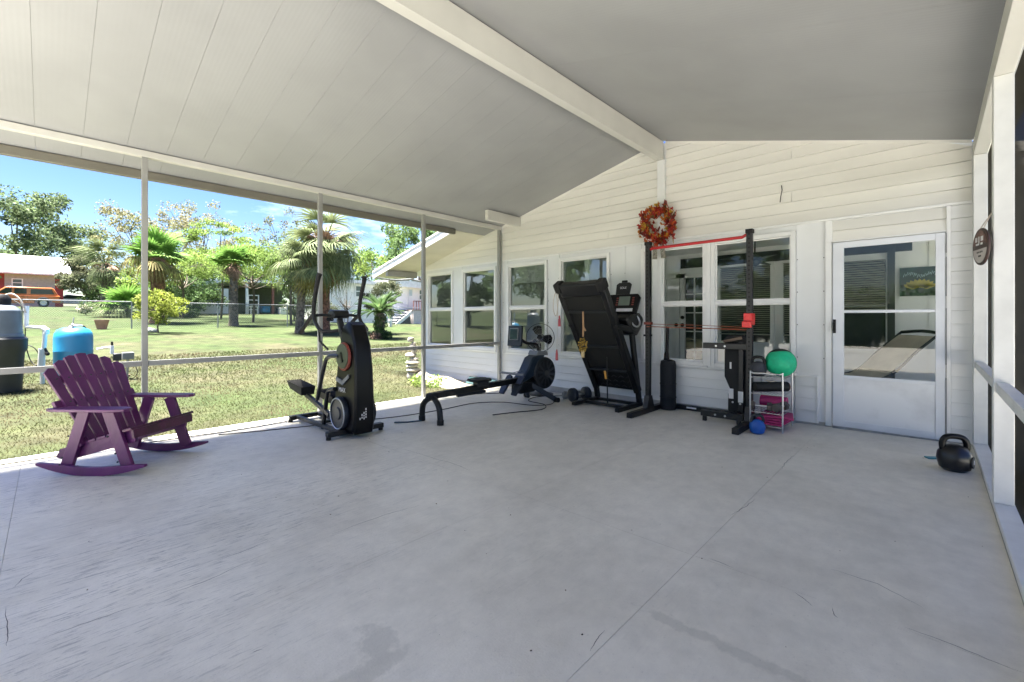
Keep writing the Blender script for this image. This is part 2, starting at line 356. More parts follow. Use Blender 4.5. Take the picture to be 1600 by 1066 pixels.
for i in range(6):
    for j in range(4):
        g = .0009; x0, x1, y0, y1 = xs[i] + g, xs[i + 1] - g, ys[j] + g, ys[j + 1] - g
        cols = [x0, x1] if not (x0 < 0 < x1) else [x0, 0, x1]
        mb = MB()
        for a, b in zip(cols[:-1], cols[1:]):
            mb.add([(a, y0, fz(a) - .02), (b, y0, fz(b) - .02), (b, y1, fz(b) - .02), (a, y1, fz(a) - .02), (a, y0, fz(a)), (b, y0, fz(b)), (b, y1, fz(b)), (a, y1, fz(a))],
                   [(4, 5, 6, 7), (0, 1, 5, 4), (1, 2, 6, 5), (2, 3, 7, 6), (3, 0, 4, 7)])
        mb.build('floor_panel', 'floor', floor, sm=0)

sc_ = MB()
for pts in ([(1108, 873), (1125, 879), (1146, 888)], [(1300, 890), (1370, 912), (1442, 950)], [(945, 985), (932, 1000), (922, 1018)], [(1240, 925), (1255, 935), (1270, 948)], [(1300, 950), (1304, 962), (1309, 966)], [(395, 1020), (402, 1017), (410, 1015)],
            [(140, 845), (138, 847), (145, 848)], [(620, 700), (700, 722), (735, 735)], [(1180, 780), (1165, 792), (1140, 806)], [(1220, 735), (1228, 722), (1240, 712)], [(20, 920), (35, 905), (55, 893)], [(8, 950), (12, 985), (10, 1010)], [(330, 880), (380, 862), (420, 845)], [(60, 1000), (140, 972), (220, 945)], [(250, 935), (330, 905), (400, 872)], [(520, 835), (600, 805), (655, 790)], [(1412, 980), (1500, 1012), (1590, 1050)]):
    W3 = []
    for (px, py) in pts:
        rr_ = ray(px, py); t_ = CH / (TK * rr_[0] - rr_[2]) if rr_[0] < 0 else CH / (-rr_[2]); W3.append(Vector((t_ * rr_[0], t_ * rr_[1], CH + t_ * rr_[2] + .0012)))
    Q = []
    for a, b in zip(W3[:-1], W3[1:]):
        for k in range(6): Q.append(a.lerp(b, k / 6) + Vector((random.uniform(-1, 1), random.uniform(-1, 1), 0)) * (a - b).length * .02)
    Q.append(W3[-1])
    for i in range(len(Q) - 1):
        d_ = (Q[i + 1] - Q[i]).normalized(); s_ = Vector((-d_.y, d_.x, 0)); w0 = .0012 * math.sin(math.pi * i / (len(Q) - 1)) + .0003; w1 = .0012 * math.sin(math.pi * (i + 1) / (len(Q) - 1)) + .0003
        sc_.add([Q[i] - s_ * w0, Q[i + 1] - s_ * w1, Q[i + 1] + s_ * w1, Q[i] + s_ * w0], [(0, 1, 2, 3)])
sc_.build('scratches', mat('dark_scratch', (.10, .10, .10), .9), floor, sm=0, fix=False, kind='stuff')
gr = MB()
for k in range(130):
    x = random.uniform(-5.6, .2); y = random.uniform(-.2, 5.9); s_ = random.uniform(.0012, .0042); gr.box((x, y, fz(x) + s_ * .4), (s_ * random.uniform(.6, 2.5), s_, s_ * .7), (0, 0, random.random() * 3))
gr.build('grit', mat('tan_leaf_grit', (.16, .12, .08), .9, island=.6), floor, sm=0, fix=False, kind='stuff')
# ---------------------------------------------------------------- porch roof
roof = thing('porch_roof', 'white insulated gable roof with ribbed panels over the porch', 'roof', (0, 0, 0))
def ceilmat(name, col, axis):
    m = mat(name, col, .55, 0, .06, 1.1); t = m.node_tree; n = t.nodes; l = t.links.new
    c = n.new('ShaderNodeTexCoord'); w = n.new('ShaderNodeTexWave'); w.bands_direction = axis; w.inputs['Scale'].default_value = 9.5; w.inputs['Distortion'].default_value = .6; w.inputs['Detail'].default_value = 2
    l(c.outputs['Object'], w.inputs['Vector']); bp = n.new('ShaderNodeBump'); bp.inputs['Strength'].default_value = .07; bp.inputs['Distance'].default_value = .004; l(w.outputs['Fac'], bp.inputs['Height']); l(bp.outputs[0], n['Principled BSDF'].inputs['Normal']); return m
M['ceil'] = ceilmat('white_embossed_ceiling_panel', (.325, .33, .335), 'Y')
def slab(x0, x1, y0, y1, th, dz=0):
    return MB().add([(x0, y0, rz_(x0) + dz), (x1, y0, rz_(x1) + dz), (x1, y1, rz_(x1) + dz), (x0, y1, rz_(x0) + dz), (x0, y0, rz_(x0) + dz + th), (x1, y0, rz_(x1) + dz + th), (x1, y1, rz_(x1) + dz + th), (x0, y1, rz_(x0) + dz + th)],
                    [(0, 3, 2, 1), (4, 5, 6, 7), (0, 1, 5, 4), (1, 2, 6, 5), (2, 3, 7, 6), (3, 0, 4, 7)])
y = 6.045
while y > YF:
    y0 = max(y - .3225, YF)
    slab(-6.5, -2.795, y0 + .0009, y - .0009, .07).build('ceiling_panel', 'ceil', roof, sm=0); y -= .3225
y = 6.045
while y > YF:
    y0 = max(y - 1.29, YF)
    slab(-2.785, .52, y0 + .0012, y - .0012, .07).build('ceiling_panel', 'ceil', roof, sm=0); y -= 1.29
slab(-6.52, -2.79, YF - .05, 6.05, .03, .072).build('roof_deck', 'white', roof, sm=0)
slab(-2.79, .54, YF - .05, 6.05, .03, .072).build('roof_deck', 'white', roof, sm=0)
MB().bb((-2.835, YF, 3.465), (-2.765, 6.04, 3.715)).bb((-2.86, YF, 3.455), (-2.76, 6.038, 3.467)).build('ridge_beam', 'beam', roof, bevel=.004)
MB().bb((-6.5, YF, 2.775), (-6.43, 5.24, 2.868)).bb((-6.53, YF, 2.85), (-6.5, 5.24, 2.885)).build('gutter', 'gutter', roof, bevel=.006)
MB().bb((-5.585, 5.2, 2.90), (-5.51, 6.03, 3.07)).build('beam_stub', 'beam', roof, bevel=.003)

# ---------------------------------------------------------------- left and right screen walls
lw_ = thing('screen_wall', 'grey aluminium screen wall frame along the lawn side of the porch', 'screen wall', (0, 0, 0))
for yy in (-1.2, .707, 2.554, 4.239, 5.985):
    MB().bb((XL - .03, yy - .025, fz(XL) + .02), (XL + .03, yy + .025, 2.90)).build('post', 'alu', lw_, bevel=.003)
ys = [YF, -1.2, .707, 2.554, 4.239, 5.985]
for a, b in zip(ys[:-1], ys[1:]):
    MB().bb((XL - .025, a + .027, .70), (XL + .025, b - .027, .755)).build('rail', 'alu', lw_, bevel=.003)
MB().bb((XL - .035, YF, 2.902), (XL + .035, 6.03, 2.968)).build('top_beam', 'beam', lw_, bevel=.004)
MB().bb((XL - .035, YF, fz(XL) - .02), (XL + .028, 6.03, fz(XL) + .018)).build('bottom_channel', 'white', lw_, bevel=.003)
rw_ = thing('screen_wall', 'white timber screen wall with dark mesh at the right end of the porch', 'screen wall', (0, 0, 0))
M['whitewood'] = mat('worn_white_painted_wood', (.76, .76, .74), .5, 0, .06, 5, .15, detail=8)
for yy in (-1.7, .3, 2.2, 4.15, 5.985):
    MB().bb((.28, yy - .05, .042), (.37, yy + .05, 2.72)).build('post', 'whitewood', rw_, bevel=.004)
ys = [-1.7, .3, 2.2, 4.15, 5.985]
for a, b in zip(ys[:-1], ys[1:]):
    MB().bb((.29, a + .052, .74), (.35, b - .052, .80)).build('rail', 'whitewood', rw_, bevel=.004)
MB().bb((.28, YF, .001), (.385, 6.03, .04)).build('sill_plate', 'whitewood', rw_, bevel=.004)
MB().bb((.28, YF, 2.722), (.37, 6.03, 2.86)).build('top_beam', 'beam', rw_, bevel=.003)
m = bpy.data.materials.new('dark_insect_screen'); m.use_nodes = True; t = m.node_tree; n = t.nodes; n.clear(); o = n.new('ShaderNodeOutputMaterial'); a = n.new('ShaderNodeBsdfTransparent'); b = n.new('ShaderNodeBsdfDiffuse'); b.inputs[0].default_value = (.05, .045, .035, 1); x = n.new('ShaderNodeMixShader'); lw = n.new('ShaderNodeLayerWeight'); lw.inputs['Blend'].default_value = .5; mr = n.new('ShaderNodeMapRange'); mr.inputs[1].default_value = .35; mr.inputs[2].default_value = .85; mr.inputs[3].default_value = .15; mr.inputs[4].default_value = .97; t.links.new(lw.outputs['Facing'], mr.inputs[0]); t.links.new(mr.outputs[0], x.inputs[0])
t.links.new(a.outputs[0], x.inputs[1]); t.links.new(b.outputs[0], x.inputs[2]); t.links.new(x.outputs[0], o.inputs[0]); M['screen'] = m
for a, b in zip(ys[:-1], ys[1:]):
    MB().add([(.375, a, .04), (.375, b, .04), (.375, b, 2.72), (.375, a, 2.72)], [(0, 1, 2, 3)]).build('screen_mesh', 'screen', rw_, sm=0)

# ---------------------------------------------------------------- the house behind the porch
house = thing('house', 'white sided house with windows and storm door behind the porch', 'house', (0, 0, 0))
OP = [(-8.38, -7.555, .62, 2.18), (-7.15, -6.22, .62, 2.18), (-5.82, -4.94, .62, 2.18), (-4.575, -3.69, .62, 2.18), (-3.06, -1.205, .62, 2.18), (-.804, .10, 0, 2.045)]
mb = MB(); x = -8.6
for (a, b, z0, z1) in OP + [(.95, .95, 0, 0)]:
    mb.bb((x, 6.064, -.3), (a, 6.18, 2.31)); 
    if b > a:
        mb.bb((a, 6.065, z1), (b, 6.179, 2.309))
        mb.bb((a, 6.065, -.3), (b, 6.179, z0))
    x = b
mb.prism([(-8.6, 2.31), (.95, 2.31), (.95, rz_(.95) - .01), (-2.79, 3.71), (-8.6, rz_(-8.6) - .01)], (0, 6.064, 0), (1, 0, 0), (0, 0, 1), (0, .116, 0))
mb.build('wall', 'panelw', house, sm=0)
# siding planks: every course its own plank, lower edge proud of the one below
def plank(x0, x1, z, h, m, ends=None):
    """ends: function giving the sloped limits; polygon clipped by the gable"""
    zt = z + h
    def lim(zz): return (-2.79 - (3.722 - zz) / .234, -2.79 + (3.722 - zz) / .272)
    a0, a1 = max(x0, lim(z)[0]), max(x0, lim(zt)[0]); b0, b1 = min(x1, lim(z)[1]), min(x1, lim(zt)[1])
    if b1 <= a1: a1 = b1 = (a1 + b1) / 2
    if b0 - a0 < .03: return
    yb, yt = 6.032, 6.055
    V = [(a0, yb, z), (b0, yb, z), (b1, yt, zt), (a1, yt, zt), (a0, 6.063, z), (b0, 6.063, z), (b1, 6.063, zt), (a1, 6.063, zt)]
    MB().add(V, [(0, 1, 2, 3), (0, 4, 5, 1), (1, 5, 6, 2), (0, 3, 7, 4), (3, 2, 6, 7)]).build('siding_plank', m, house, sm=0, fix=False)
E5 = .127
zones = [(-8.6, -6.065), (-6.0, -2.85), (-2.73, .275), (.37, .95)]
for k in range(12):
    z = 2.325 + k * E5
    for zi, (a, b) in enumerate(zones):
        if zi == 1 and k in (1, 5): plank(a, -3.66, z, E5 - .006, M['cream']); plank(-3.655, b, z, E5 - .006, M['cream'])
        elif zi == 1 and k in (3, 8): plank(a, -4.4, z, E5 - .006, M['cream']); plank(-4.395, b, z, E5 - .006, M['cream'])
        elif zi == 2 and k in (2, 6): plank(a, -1.2, z, E5 - .006, M['cream']); plank(-1.195, b, z, E5 - .006, M['cream'])
        else: plank(a, b, z, E5 - .006, M['cream'])
for k in range(-1, 5):
    z = .03 + k * .124
    for a, b in ([(-8.6, -6.065)] if k < 0 else [(-8.6, -6.065), (-6.0, -1.17)]): 
        plank(a, b, z, .118, M['siding'])
for k in range(4): plank(-1.16, -.955, .01 + k * .138, .132, M['siding'])
for k in range(18): plank(.135, .279, .01 + k * .127, .121, M['siding'])
for k in range(2): plank(-.865, .105, 2.062 + k * .115, .109, M['cream'])
# flat sheets between the windows
for a, b in ((-8.6, -8.44), (-7.50, -7.20), (-6.17, -6.065), (-5.998, -5.875), (-4.885, -4.63), (-3.635, -3.37), (-3.366, -3.115), (-1.15, -.87)):
    z0 = .02 if a == -1.15 and False else .545
    MB().bb((a, 6.05, z0), (b, 6.064, 2.30)).build('wall_panel', 'panelw', house, bevel=.002)
MB().bb((-.948, 6.05, .01), (-.87, 6.064, .543)).build('wall_panel', 'panelw', house, bevel=.002)
def trim(name, bx, m='white', y0=6.030):
    mb = MB()
    for (a, b, z0, z1) in bx: mb.bb((a, y0, z0), (b, 6.06, z1))
    return mb.build(name, m, house, bevel=.003)
trim('trim_strip', [(-8.6, -6.065, 2.295, 2.325)]); trim('trim_strip', [(-6.0, .275, 2.297, 2.323)])
trim('trim_strip', [(-8.6, -6.065, .528, .548)]); trim('trim_strip', [(-6.0, -.955, .528, .548)])
trim('corner_post', [(-2.845, -2.735, 2.33, 3.45)], 'panelw', 6.0); trim('corner_post', [(-.953, -.948, .01, .55), (-.95, -.93, .01, .55)], 'white', 6.028)
trim('door_trim', [(-.868, -.806, 2.055, 2.295), (-.805, .103, 2.047, 2.062), (.103, .134, .01, 2.295), (-.868, -.809, .0, 2.054)], 'white', 6.026)
MB().bb((-8.6, 6.03, -.3), (XL - .04, 6.063, -.10)).build('foundation', 'conc', house)
MB().bb((-6.0, 6.046, fz(-6) + .002), (.275, 6.063, .028)).build('wall_base', 'conc', house)
# gable rake strips where wall meets ceiling
for (xa, xb) in ((-8.6, -6.065), (-6.0, -2.85), (-2.73, .275)):
    MB().add([(xa, 6.028, rz_(xa) - .028), (xb, 6.028, rz_(xb) - .028), (xb, 6.028, rz_(xb) - .003), (xa, 6.028, rz_(xa) - .003), (xa, 6.045, rz_(xa) - .028), (xb, 6.045, rz_(xb) - .028), (xb, 6.045, rz_(xb) - .003), (xa, 6.045, rz_(xa) - .003)],
             [(0, 1, 2, 3), (0, 4, 5, 1), (4, 0, 3, 7), (1, 5, 6, 2), (3, 2, 6, 7)]).build('rake_strip', 'cream', house, sm=0)
# overhang of the house roof past the porch on the left
M['soffit'] = mat('beige_ribbed_soffit', (.66, .63, .54), .6, 0, .06, 2)
for k in range(5):
    x1 = -6.52 - k * .58; x0 = x1 - .576
    slab(x0, x1, 5.27, 6.06, .05).build('soffit_panel', 'soffit', house, sm=0)
slab(-9.46, -6.5, 5.235, 5.268, .13, -.03).build('fascia', 'white', house, sm=0)
slab(-9.46, -6.5, 5.22, 14, .03, .105).build('roof', 'white', house, sm=0)
MB().bb((-8.95, 5.27, rz_(-8.95) - .13), (-8.87, 6.06, rz_(-8.9) - .01)).build('soffit_beam', 'alu', house)
MB().tube([(-9.5, y_, rz_(-9.46) + .02 - .05 * abs(math.sin(y_ * 3))) for y_ in np.arange(5.2, 9, .1)], .025, 6).build('drip_edge', 'steel', house)
MB().bb((-8.6, 6.18, -.3), (-8.5, 12, rz_(-8.6) - .02)).build('side_wall', 'siding', house)

# ---------------------------------------------------------------- windows
def window(a, b, gl='glassL', z0=.62, z1=2.18, mid=1.405, blind=0):
    f = MB(); w = .05
    f.bb((a - w, 6.022, z0 - w), (a, 6.07, z1 + w)).bb((b, 6.022, z0 - w), (b + w, 6.07, z1 + w)).bb((a, 6.022, z1), (b, 6.07, z1 + w)).bb((a, 6.022, z0 - w), (b, 6.07, z0))
    f.bb((a - w - .01, 6.014, z0 - w - .025), (b + w + .01, 6.06, z0 - w - .002))
    fr = f.build('window', 'white', house, bevel=.004)
    MB().bb((a + .001, 6.04, mid - .022), (b - .001, 6.075, mid + .022)).build('meeting_rail', 'white', fr, bevel=.003)
    s = MB()
    for (p, q) in ((z0, mid - .022), (mid + .022, z1)):
        yy = 6.072 if p < mid - .1 and p > z0 + .01 else 6.06
        s.bb((a + .001, yy, p + .001), (a + .018, yy + .02, q - .001)).bb((b - .018, yy, p + .001), (b - .001, yy + .02, q - .001)).bb((a + .018, yy, q - .016), (b - .018, yy + .02, q - .001)).bb((a + .018, yy, p + .001), (b - .018, yy + .02, p + .018))
    s.build('sash', 'white', fr)
    for (p, q) in ((z0, mid - .022), (mid + .022, z1)):
        MB().add([(a + .016, 6.075, p + .016), (b - .016, 6.075, p + .016), (b - .016, 6.075, q - .016), (a + .016, 6.075, q - .016)], [(0, 1, 2, 3)]).build('pane', gl, fr, sm=0)
    if blind:
        bl = MB(); z = z1 - .02
        while z > blind: bl.box(((a + b) / 2, 6.125, z), (b - a - .05, .022, .003), (R(-38), 0, 0)); z -= .022
        bl.build('blind', 'white', fr, sm=0, kind='stuff')
    return fr
window(-8.38, -7.555); window(-7.15, -6.22); window(-5.82, -4.94, blind=1.86); window(-4.575, -3.69)
# the triple window: three lights side by side
for a, b in ((-3.06, -2.93), (-2.79, -2.215), (-2.065, -1.205)):
    fr = window(a, b, 'glass')
MB().bb((-2.879, 6.015, .575), (-2.841, 6.10, 2.225)).build('mullion', 'white', house); MB().bb((-2.164, 6.015, .575), (-2.116, 6.10, 2.225)).build('mullion', 'white', house)

# ---------------------------------------------------------------- storm door
dx0, dx1 = -.800, .096
d = MB(); d.bb((dx0, 6.018, .012), (dx0 + .10, 6.05, 2.04)).bb((dx1 - .07, 6.018, .012), (dx1, 6.05, 2.04)).bb((dx0 + .10, 6.018, 1.975), (dx1 - .07, 6.05, 2.04)).bb((dx0 + .10, 6.018, .545), (dx1 - .07, 6.05, .58)).bb((dx0 + .10, 6.018, .012), (dx1 - .07, 6.05, .08))
M['dooralu'] = mat('white_scuffed_door_aluminium', (.74, .76, .80), .4, 0, .05, 3)
door = d.build('storm_door', 'dooralu', house, bevel=.003)
M['kick'] = mat('scuffed_kick_panel', (.76, .77, .79), .45, 0, .12, 2.2, .03, lo=.3, hi=.5)
MB().bb((dx0 + .10, 6.026, .08), (dx1 - .07, 6.045, .545)).build('kick_panel', 'kick', door)
MB().bb((dx0 + .10, 6.016, 1.262), (dx1 - .07, 6.04, 1.292)).build('sash_rail', 'dooralu', door, bevel=.002)
for p, q in ((.58, 1.262), (1.292, 1.975)):
    MB().add([(dx0 + .10, 6.035, p), (dx1 - .07, 6.035, p), (dx1 - .07, 6.035, q), (dx0 + .10, 6.035, q)], [(0, 1, 2, 3)]).build('pane', 'glass', door, sm=0)
MB().bb((dx0 + .004, 6.005, 1.04), (dx0 + .03, 6.019, 1.19)).tube([(dx0 + .015, 6.0, 1.17), (dx0 + .012, 5.975, 1.15), (dx0 + .012, 5.975, 1.07), (dx0 + .015, 6.0, 1.05)], .008).build('handle', 'blackgloss', door)
for z0, z1 in ((.07, .62), (.75, 1.3), (1.42, 1.8), (1.84, 2.03)): MB().bb((.0975, 6.012, z0), (.104, 6.03, z1)).build('hinge', 'grey', door)
MB().bb((-.80, 6.0, fz(-.8) + .001), (.10, 6.062, .0115)).build('threshold', 'steel', house)

# ---------------------------------------------------------------- sun room behind the glass
M['inwall'] = mat('off_white_interior_board', (.80, .81, .79), .6, 0, .03, 2)
M['infloor'] = mat('dark_wood_floor', (.22, .19, .15), .45, 0, .2, 3, 0, stretch=(1, 8, 1))
M['indark'] = mat('dark_trim', (.03, .04, .035), .6)
YB = 8.4
room = MB(); room.bb((-8.5, 6.18, -.1), (2.6, YB, .0)).build('room_floor', 'infloor', house)
MB().bb((-8.5, 6.18, 2.42), (2.6, YB, 2.5)).build('room_ceiling', 'inwall', house)
MB().bb((-8.5, YB, 0), (2.6, YB + .1, 2.42)).build('room_wall', 'inwall', house)
MB().bb((2.6, 6.18, 0), (2.7, YB, .5)).bb((2.6, 6.18, 2.3), (2.7, YB, 2.5)).bb((.96, 6.1, 0), (2.6, 6.18, .5)).bb((.96, 6.1, 2.3), (2.6, 6.18, 2.5)).bb((.96, 6.1, .5), (1.1, 6.18, 2.3)).build('room_wall', 'inwall', house)  # openings added in these unseen end walls to let daylight into the room
MB().bb((-4.2, 6.18, 0), (-4.12, YB, 2.42)).build('room_wall', 'inwall', house)
# beadboard strips on the back wall seen through the door
for k in range(22):
    x = -.03 + k * .118; MB().bb((x, YB - .012, .1), (x + .112, YB, 2.42)).build('wall_board', 'inwall', house)
MB().bb((-.10, YB - .02, 0), (2.6, YB, .098)).build('skirting', 'inwall', house)
MB().bb((-3.5, YB - .02, 2.16), (xe - .05 if False else -.2, YB, 2.34)).build('wall_band', 'indark', house)
def inwin(a, b, z0, z1, zb, col='inwall'):
    fr = MB(); w = .06
    fr.bb((a - w, YB - .03, z0 - w), (a, YB, z1 + w)).bb((b, YB - .03, z0 - w), (b + w, YB, z1 + w)).bb((a, YB - .03, z1), (b, YB, z1 + w)).bb((a, YB - .03, z0 - w), (b, YB, z0)).bb((a, YB - .028, (z0 + z1) / 2 - .02), (b, YB, (z0 + z1) / 2 + .02))
    f = fr.build('window', col, house)
    MB().bb((a, YB - .006, z0), (b, YB - .002, z1)).build('pane', 'autoglass', f)
    bl = MB(); z = z1
    while z > zb: bl.box(((a + b) / 2, YB - .05, z), (b - a, .035, .004), (R(-30), 0, 0)); z -= .034
    bl.bb((a, YB - .065, zb - .03), (b, YB - .035, zb - .01))
    bl.build('blind', M['blind'], f, sm=0, kind='stuff')
M['blind'] = mat('olive_grey_blind', (.30, .31, .25), .6)
xa, xb_ = onY(1300, 450, YB).x, onY(1384, 450, YB).x; inwin(xa, xb_, .75, 2.05, 1.35)
xc, xd = onY(1127, 450, YB).x, onY(1204, 450, YB).x; inwin(xc, xd, .80, 2.1, .95); inwin(xd + .2, xd + .75, .80, 2.1, .95)
xe, xf = onY(1387, 450, YB).x, onY(1399, 450, YB).x; MB().bb((xe, YB - .09, .1), (xf, YB - .07, 2.3)).build('dark_curtain', M['indark'], house)
fd = MB()
fa, fb, fc = onY(1046, 500, YB).x, onY(1064, 500, YB).x, onY(1108, 500, YB).x
for a, b in ((fa - .35, fb - .01), (fb + .0, fc)):
    fd.bb((a, YB - .05, 0), (a + .09, YB - .01, 2.05)).bb((b - .07, YB - .05, 0), (b, YB - .01, 2.05)).bb((a, YB - .05, 1.97), (b, YB - .01, 2.05)).bb((a, YB - .05, 0), (b, YB - .01, .25))
    for z in (.6, .95, 1.3, 1.65): fd.bb((a, YB - .045, z), (b, YB - .015, z + .02))
    fd.bb(((a + b) / 2, YB - .045, .2), ((a + b) / 2 + .02, YB - .015, 2.0))
fdo = fd.build('french_door', 'white', house); MB().bb((fb + .1, YB - .02, .2), (fc - .05, YB - .012, 2.0)).build('pane', 'autoglass', fdo)
for kx, kz in ((fb - .06, 1.08), (fb + .06, 1.08), (fb + .06, 1.22)): MB().sphere((kx, YB - .08, kz), .035).build('knob', 'blackgloss', fdo)
# ceiling fan
fan = thing('ceiling_fan', 'dark bladed ceiling fan inside the sun room', 'ceiling fan', (-2.0, 7.6, 2.1))
MB().cyl((0, 0, .32), (0, 0, .1), .012).lathe([(.02, .1), (.09, .06), (.1, 0), (.06, -.06), (.02, -.08)]).build('motor', 'indark', fan)
for k in range(5):
    a = k * 1.2566 + .3; MB().prism([(.1, -.03), (.2, -.06), (.62, -.07), (.65, 0), (.62, .07), (.2, .06), (.1, .03)], (0, 0, 0), (math.cos(a), math.sin(a), 0), (-math.sin(a), math.cos(a), .12), (0, 0, .008)).build('blade', 'indark', fan)
# painting on the back wall
pc = onY(1437, 440, YB - .02)
pt = wthing('painting', 'dark green painting with yellow leaf fan hanging on white boards', 'painting', pc)
wb(MB().box(pc, (.42, .03, .40)), 'canvas', mat('dark_green_canvas', (.003, .045, .02), .5, 0, .35, 9), pt)
M['yel'] = mat('yellow_paint', (.42, .34, .02), .5, 0, .2, 12)
for k in range(-4, 5):
    a = k * .27; q = pc + Vector((math.sin(a) * .13, -.017, -.11 + math.cos(a) * .09)); wb(MB().prism([(-.02, -.05), (0, -.07), (.02, -.05), (.022, .03), (0, .06), (-.022, .03)], q, (math.cos(a), 0, -math.sin(a)), (math.sin(a), 0, math.cos(a)), (0, -.002, 0)), 'leaf_mark', 'yel', pt)
sq = MB()
for k in range(10):
    x = -.17 + k * .036; p = [(x, .07), (x + .012, .12), (x + .022, .08), (x + .03, .11)]
    sq.tube([pc + Vector((a, -.018, b + .02 * math.sin(k))) for a, b in p], .004, 4)
wb(sq, 'lettering', mat('pale_teal_paint', (.45, .6, .6), .6), pt)
# reclining sling chair behind the door
lc = thing('lounge_chair', 'beige sling lounge chair with dark frame standing behind the storm door', 'chair', (-.62, 7.1, 0))
M['sling'] = mat('beige_sling_fabric', (.66, .60, .50), .7, 0, .1, 4)
def sheet(pl, w, th=.012):
    mb = MB(); n = len(pl); V = []
    for (x, z) in pl: V += [(x, -w / 2, z), (x, w / 2, z), (x, w / 2, z - th), (x, -w / 2, z - th)]
    F = []
    for i in range(n - 1):
        o = i * 4
        for j in range(4): F.append((o + j, o + (j + 1) % 4, o + 4 + (j + 1) % 4, o + 4 + j))
    F += [(0, 3, 2, 1), (n * 4 - 4, n * 4 - 3, n * 4 - 2, n * 4 - 1)]
    return mb.add(V, F)
sheet([(-.75, .42), (-.35, .40), (.0, .44), (.12, .50)], .5).build('seat', 'sling', lc)
sheet([(.10, .50), (.30, .68), (.48, .84), (.56, .90)], .5).build('backrest', 'sling', lc)
fm = MB()
for s in (-.27, .27): fm.tube([(-.8, s, .42), (-.2, s, .41), (.1, s, .48), (.35, s, .72), (.6, s, .93)], .014, smooth=4).tube([(-.55, s, .42), (.1, s, .02)], .012).tube([(.12, s, .48), (-.5, s, .02)], .012)
fm.tube([(.6, -.27, .93), (.63, 0, .95), (.6, .27, .93)], .018, smooth=3).tube([(-.8, -.27, .42), (-.8, .27, .42)], .014).build('frame', 'indark', lc)
lc.rotation_euler = (0, 0, R(38)); lc.scale = (1.08, 1.08, 1.1)
MB().bb((.9, YF, -.3), (7, 5, -.10)).build('bounce_slab_side', 'conc', kind='structure')  # unseen slab added to bounce sunlight in through the right screens
# unseen pale slab added behind the camera to bounce sunlight onto the ceiling
MB().bb((-7.5, -14, -.3), (3.5, YF - .002, -.10)).build('bounce_slab_rear', 'conc', kind='structure')

# ================================================================ THINGS ON THE PORCH
M['purple'] = mat('purple_painted_wood', (.13, .020, .115), .42, 0, .12, 6, .2, .10, stretch=(1, 1, .5), col2=(.10, .018, .085))
M['purpledk'] = mat('worn_purple_brown_paint', (.105, .022, .065), .38, 0, .2, 7, .25, .12, col2=(.06, .02, .035))
# rocking chair ------------------------------------------------------
cx_, cy_ = -5.17, .50
ch = thing('rocking_chair', 'purple wooden rocking chair with fanned slat back on the porch floor', 'rocking chair', (cx_, cy_, fz(cx_)), R(41))
def rocker(y):
    top, bot = [], []
    for i in range(17):
        t = -1 + i / 8; x = .49 * t; z = .085 * t * t
        hh = .075 * (1 - .75 * abs(t) ** 3)
        bot.append((x, z)); top.append((x, z + hh))
    return MB().prism(bot + top[::-1], (0, y - .019, 0), (1, 0, 0), (0, 0, 1), (0, .038, 0))
for s in (-1, 1):
    y = s * .36
    rocker(y).build('rocker', 'purple', ch, bevel=.004)
    MB().bar((-.26, y + s * -.035, .05), (-.09, y - s * .035, .545), .032, .10, (1, 0, .3)).build('leg', 'purple', ch, bevel=.003)
    MB().bar((.30, y - s * .035, .07), (.12, y - s * .035, .545), .032, .10, (1, 0, .3)).build('leg', 'purple', ch, bevel=.003)
    MB().prism([(-.36, -.045), (-.30, -.07), (.22, -.075), (.33, -.04), (.345, .0), (.33, .045), (.25, .075), (-.30, .06)], (0, y, .545), (1, 0, 0), (0, 1, 0), (0, 0, .025)).build('armrest', 'purple', ch, bevel=.004)
    MB().prism([(-.40, .13), (-.36, .20), (.27, .375), (.34, .36), (.33, .27), (-.30, .10)], (0, y - s * .068, 0), (1, 0, 0), (0, 0, 1), (0, -s * .03, 0)).build('side_rail', 'purple', ch, bevel=.003)
    bz = MB()
    for (a, b) in ((-.25, .10), (-.23, .16), (-.17, .34), (.27, .13), (.25, .20), (.18, .34)): bz.sphere((a, (y if s > 0 else y - .0) + (.019 if s > 0 else -.033), b), .008, 6, 4)
    bz.build('bolts', 'indark', ch, kind='stuff')
for k in range(5):
    x = .31 - k * .095; z = .385 - k * .027
    MB().box((x, 0, z), (.085, .70 if k == 0 else .60, .022), (0, R(-15.5), 0)).build('seat_slat', 'purpledk' if k < 2 else 'purple', ch, bevel=.003)
MB().box((.345, 0, .345), (.022, .66, .075), (0, R(-8), 0)).build('apron', 'purpledk', ch, bevel=.003)
bdir = Vector((-.46, 0, .89)).normalized(); o0 = Vector((-.115, 0, .24))
for k in range(7):
    u = k - 3; L_ = .84 - .013 * u * u; w0, w1 = .033, .047
    yb, yt = u * .078, u * .108
    sd_ = Vector((0, yt - yb, 0))
    P = [(yb - w0, 0), (yb + w0, 0), (yt + w1, L_ - .006 * (u > 0) * u * 2), (yt, L_ + .006), (yt - w1, L_ + .006 * (u < 0) * u * 2)]
    nrm = Vector((bdir.z, 0, -bdir.x))
    MB().prism(P, o0 + nrm * .004 * (k % 2), (0, 1, 0), bdir, nrm * .02).build('back_slat', 'purple', ch, bevel=.003)
for hgt, ww in ((.04, .66), (.40, .64), (.62, .60)):
    p = o0 + bdir * hgt - Vector((bdir.z, 0, -bdir.x)) * .018; MB().box(p, (.03, ww if hgt != .40 else .76, .07), (0, math.atan2(bdir.x, bdir.z), 0)).build('cross_rail', 'purple', ch, bevel=.003)
sc = MB()
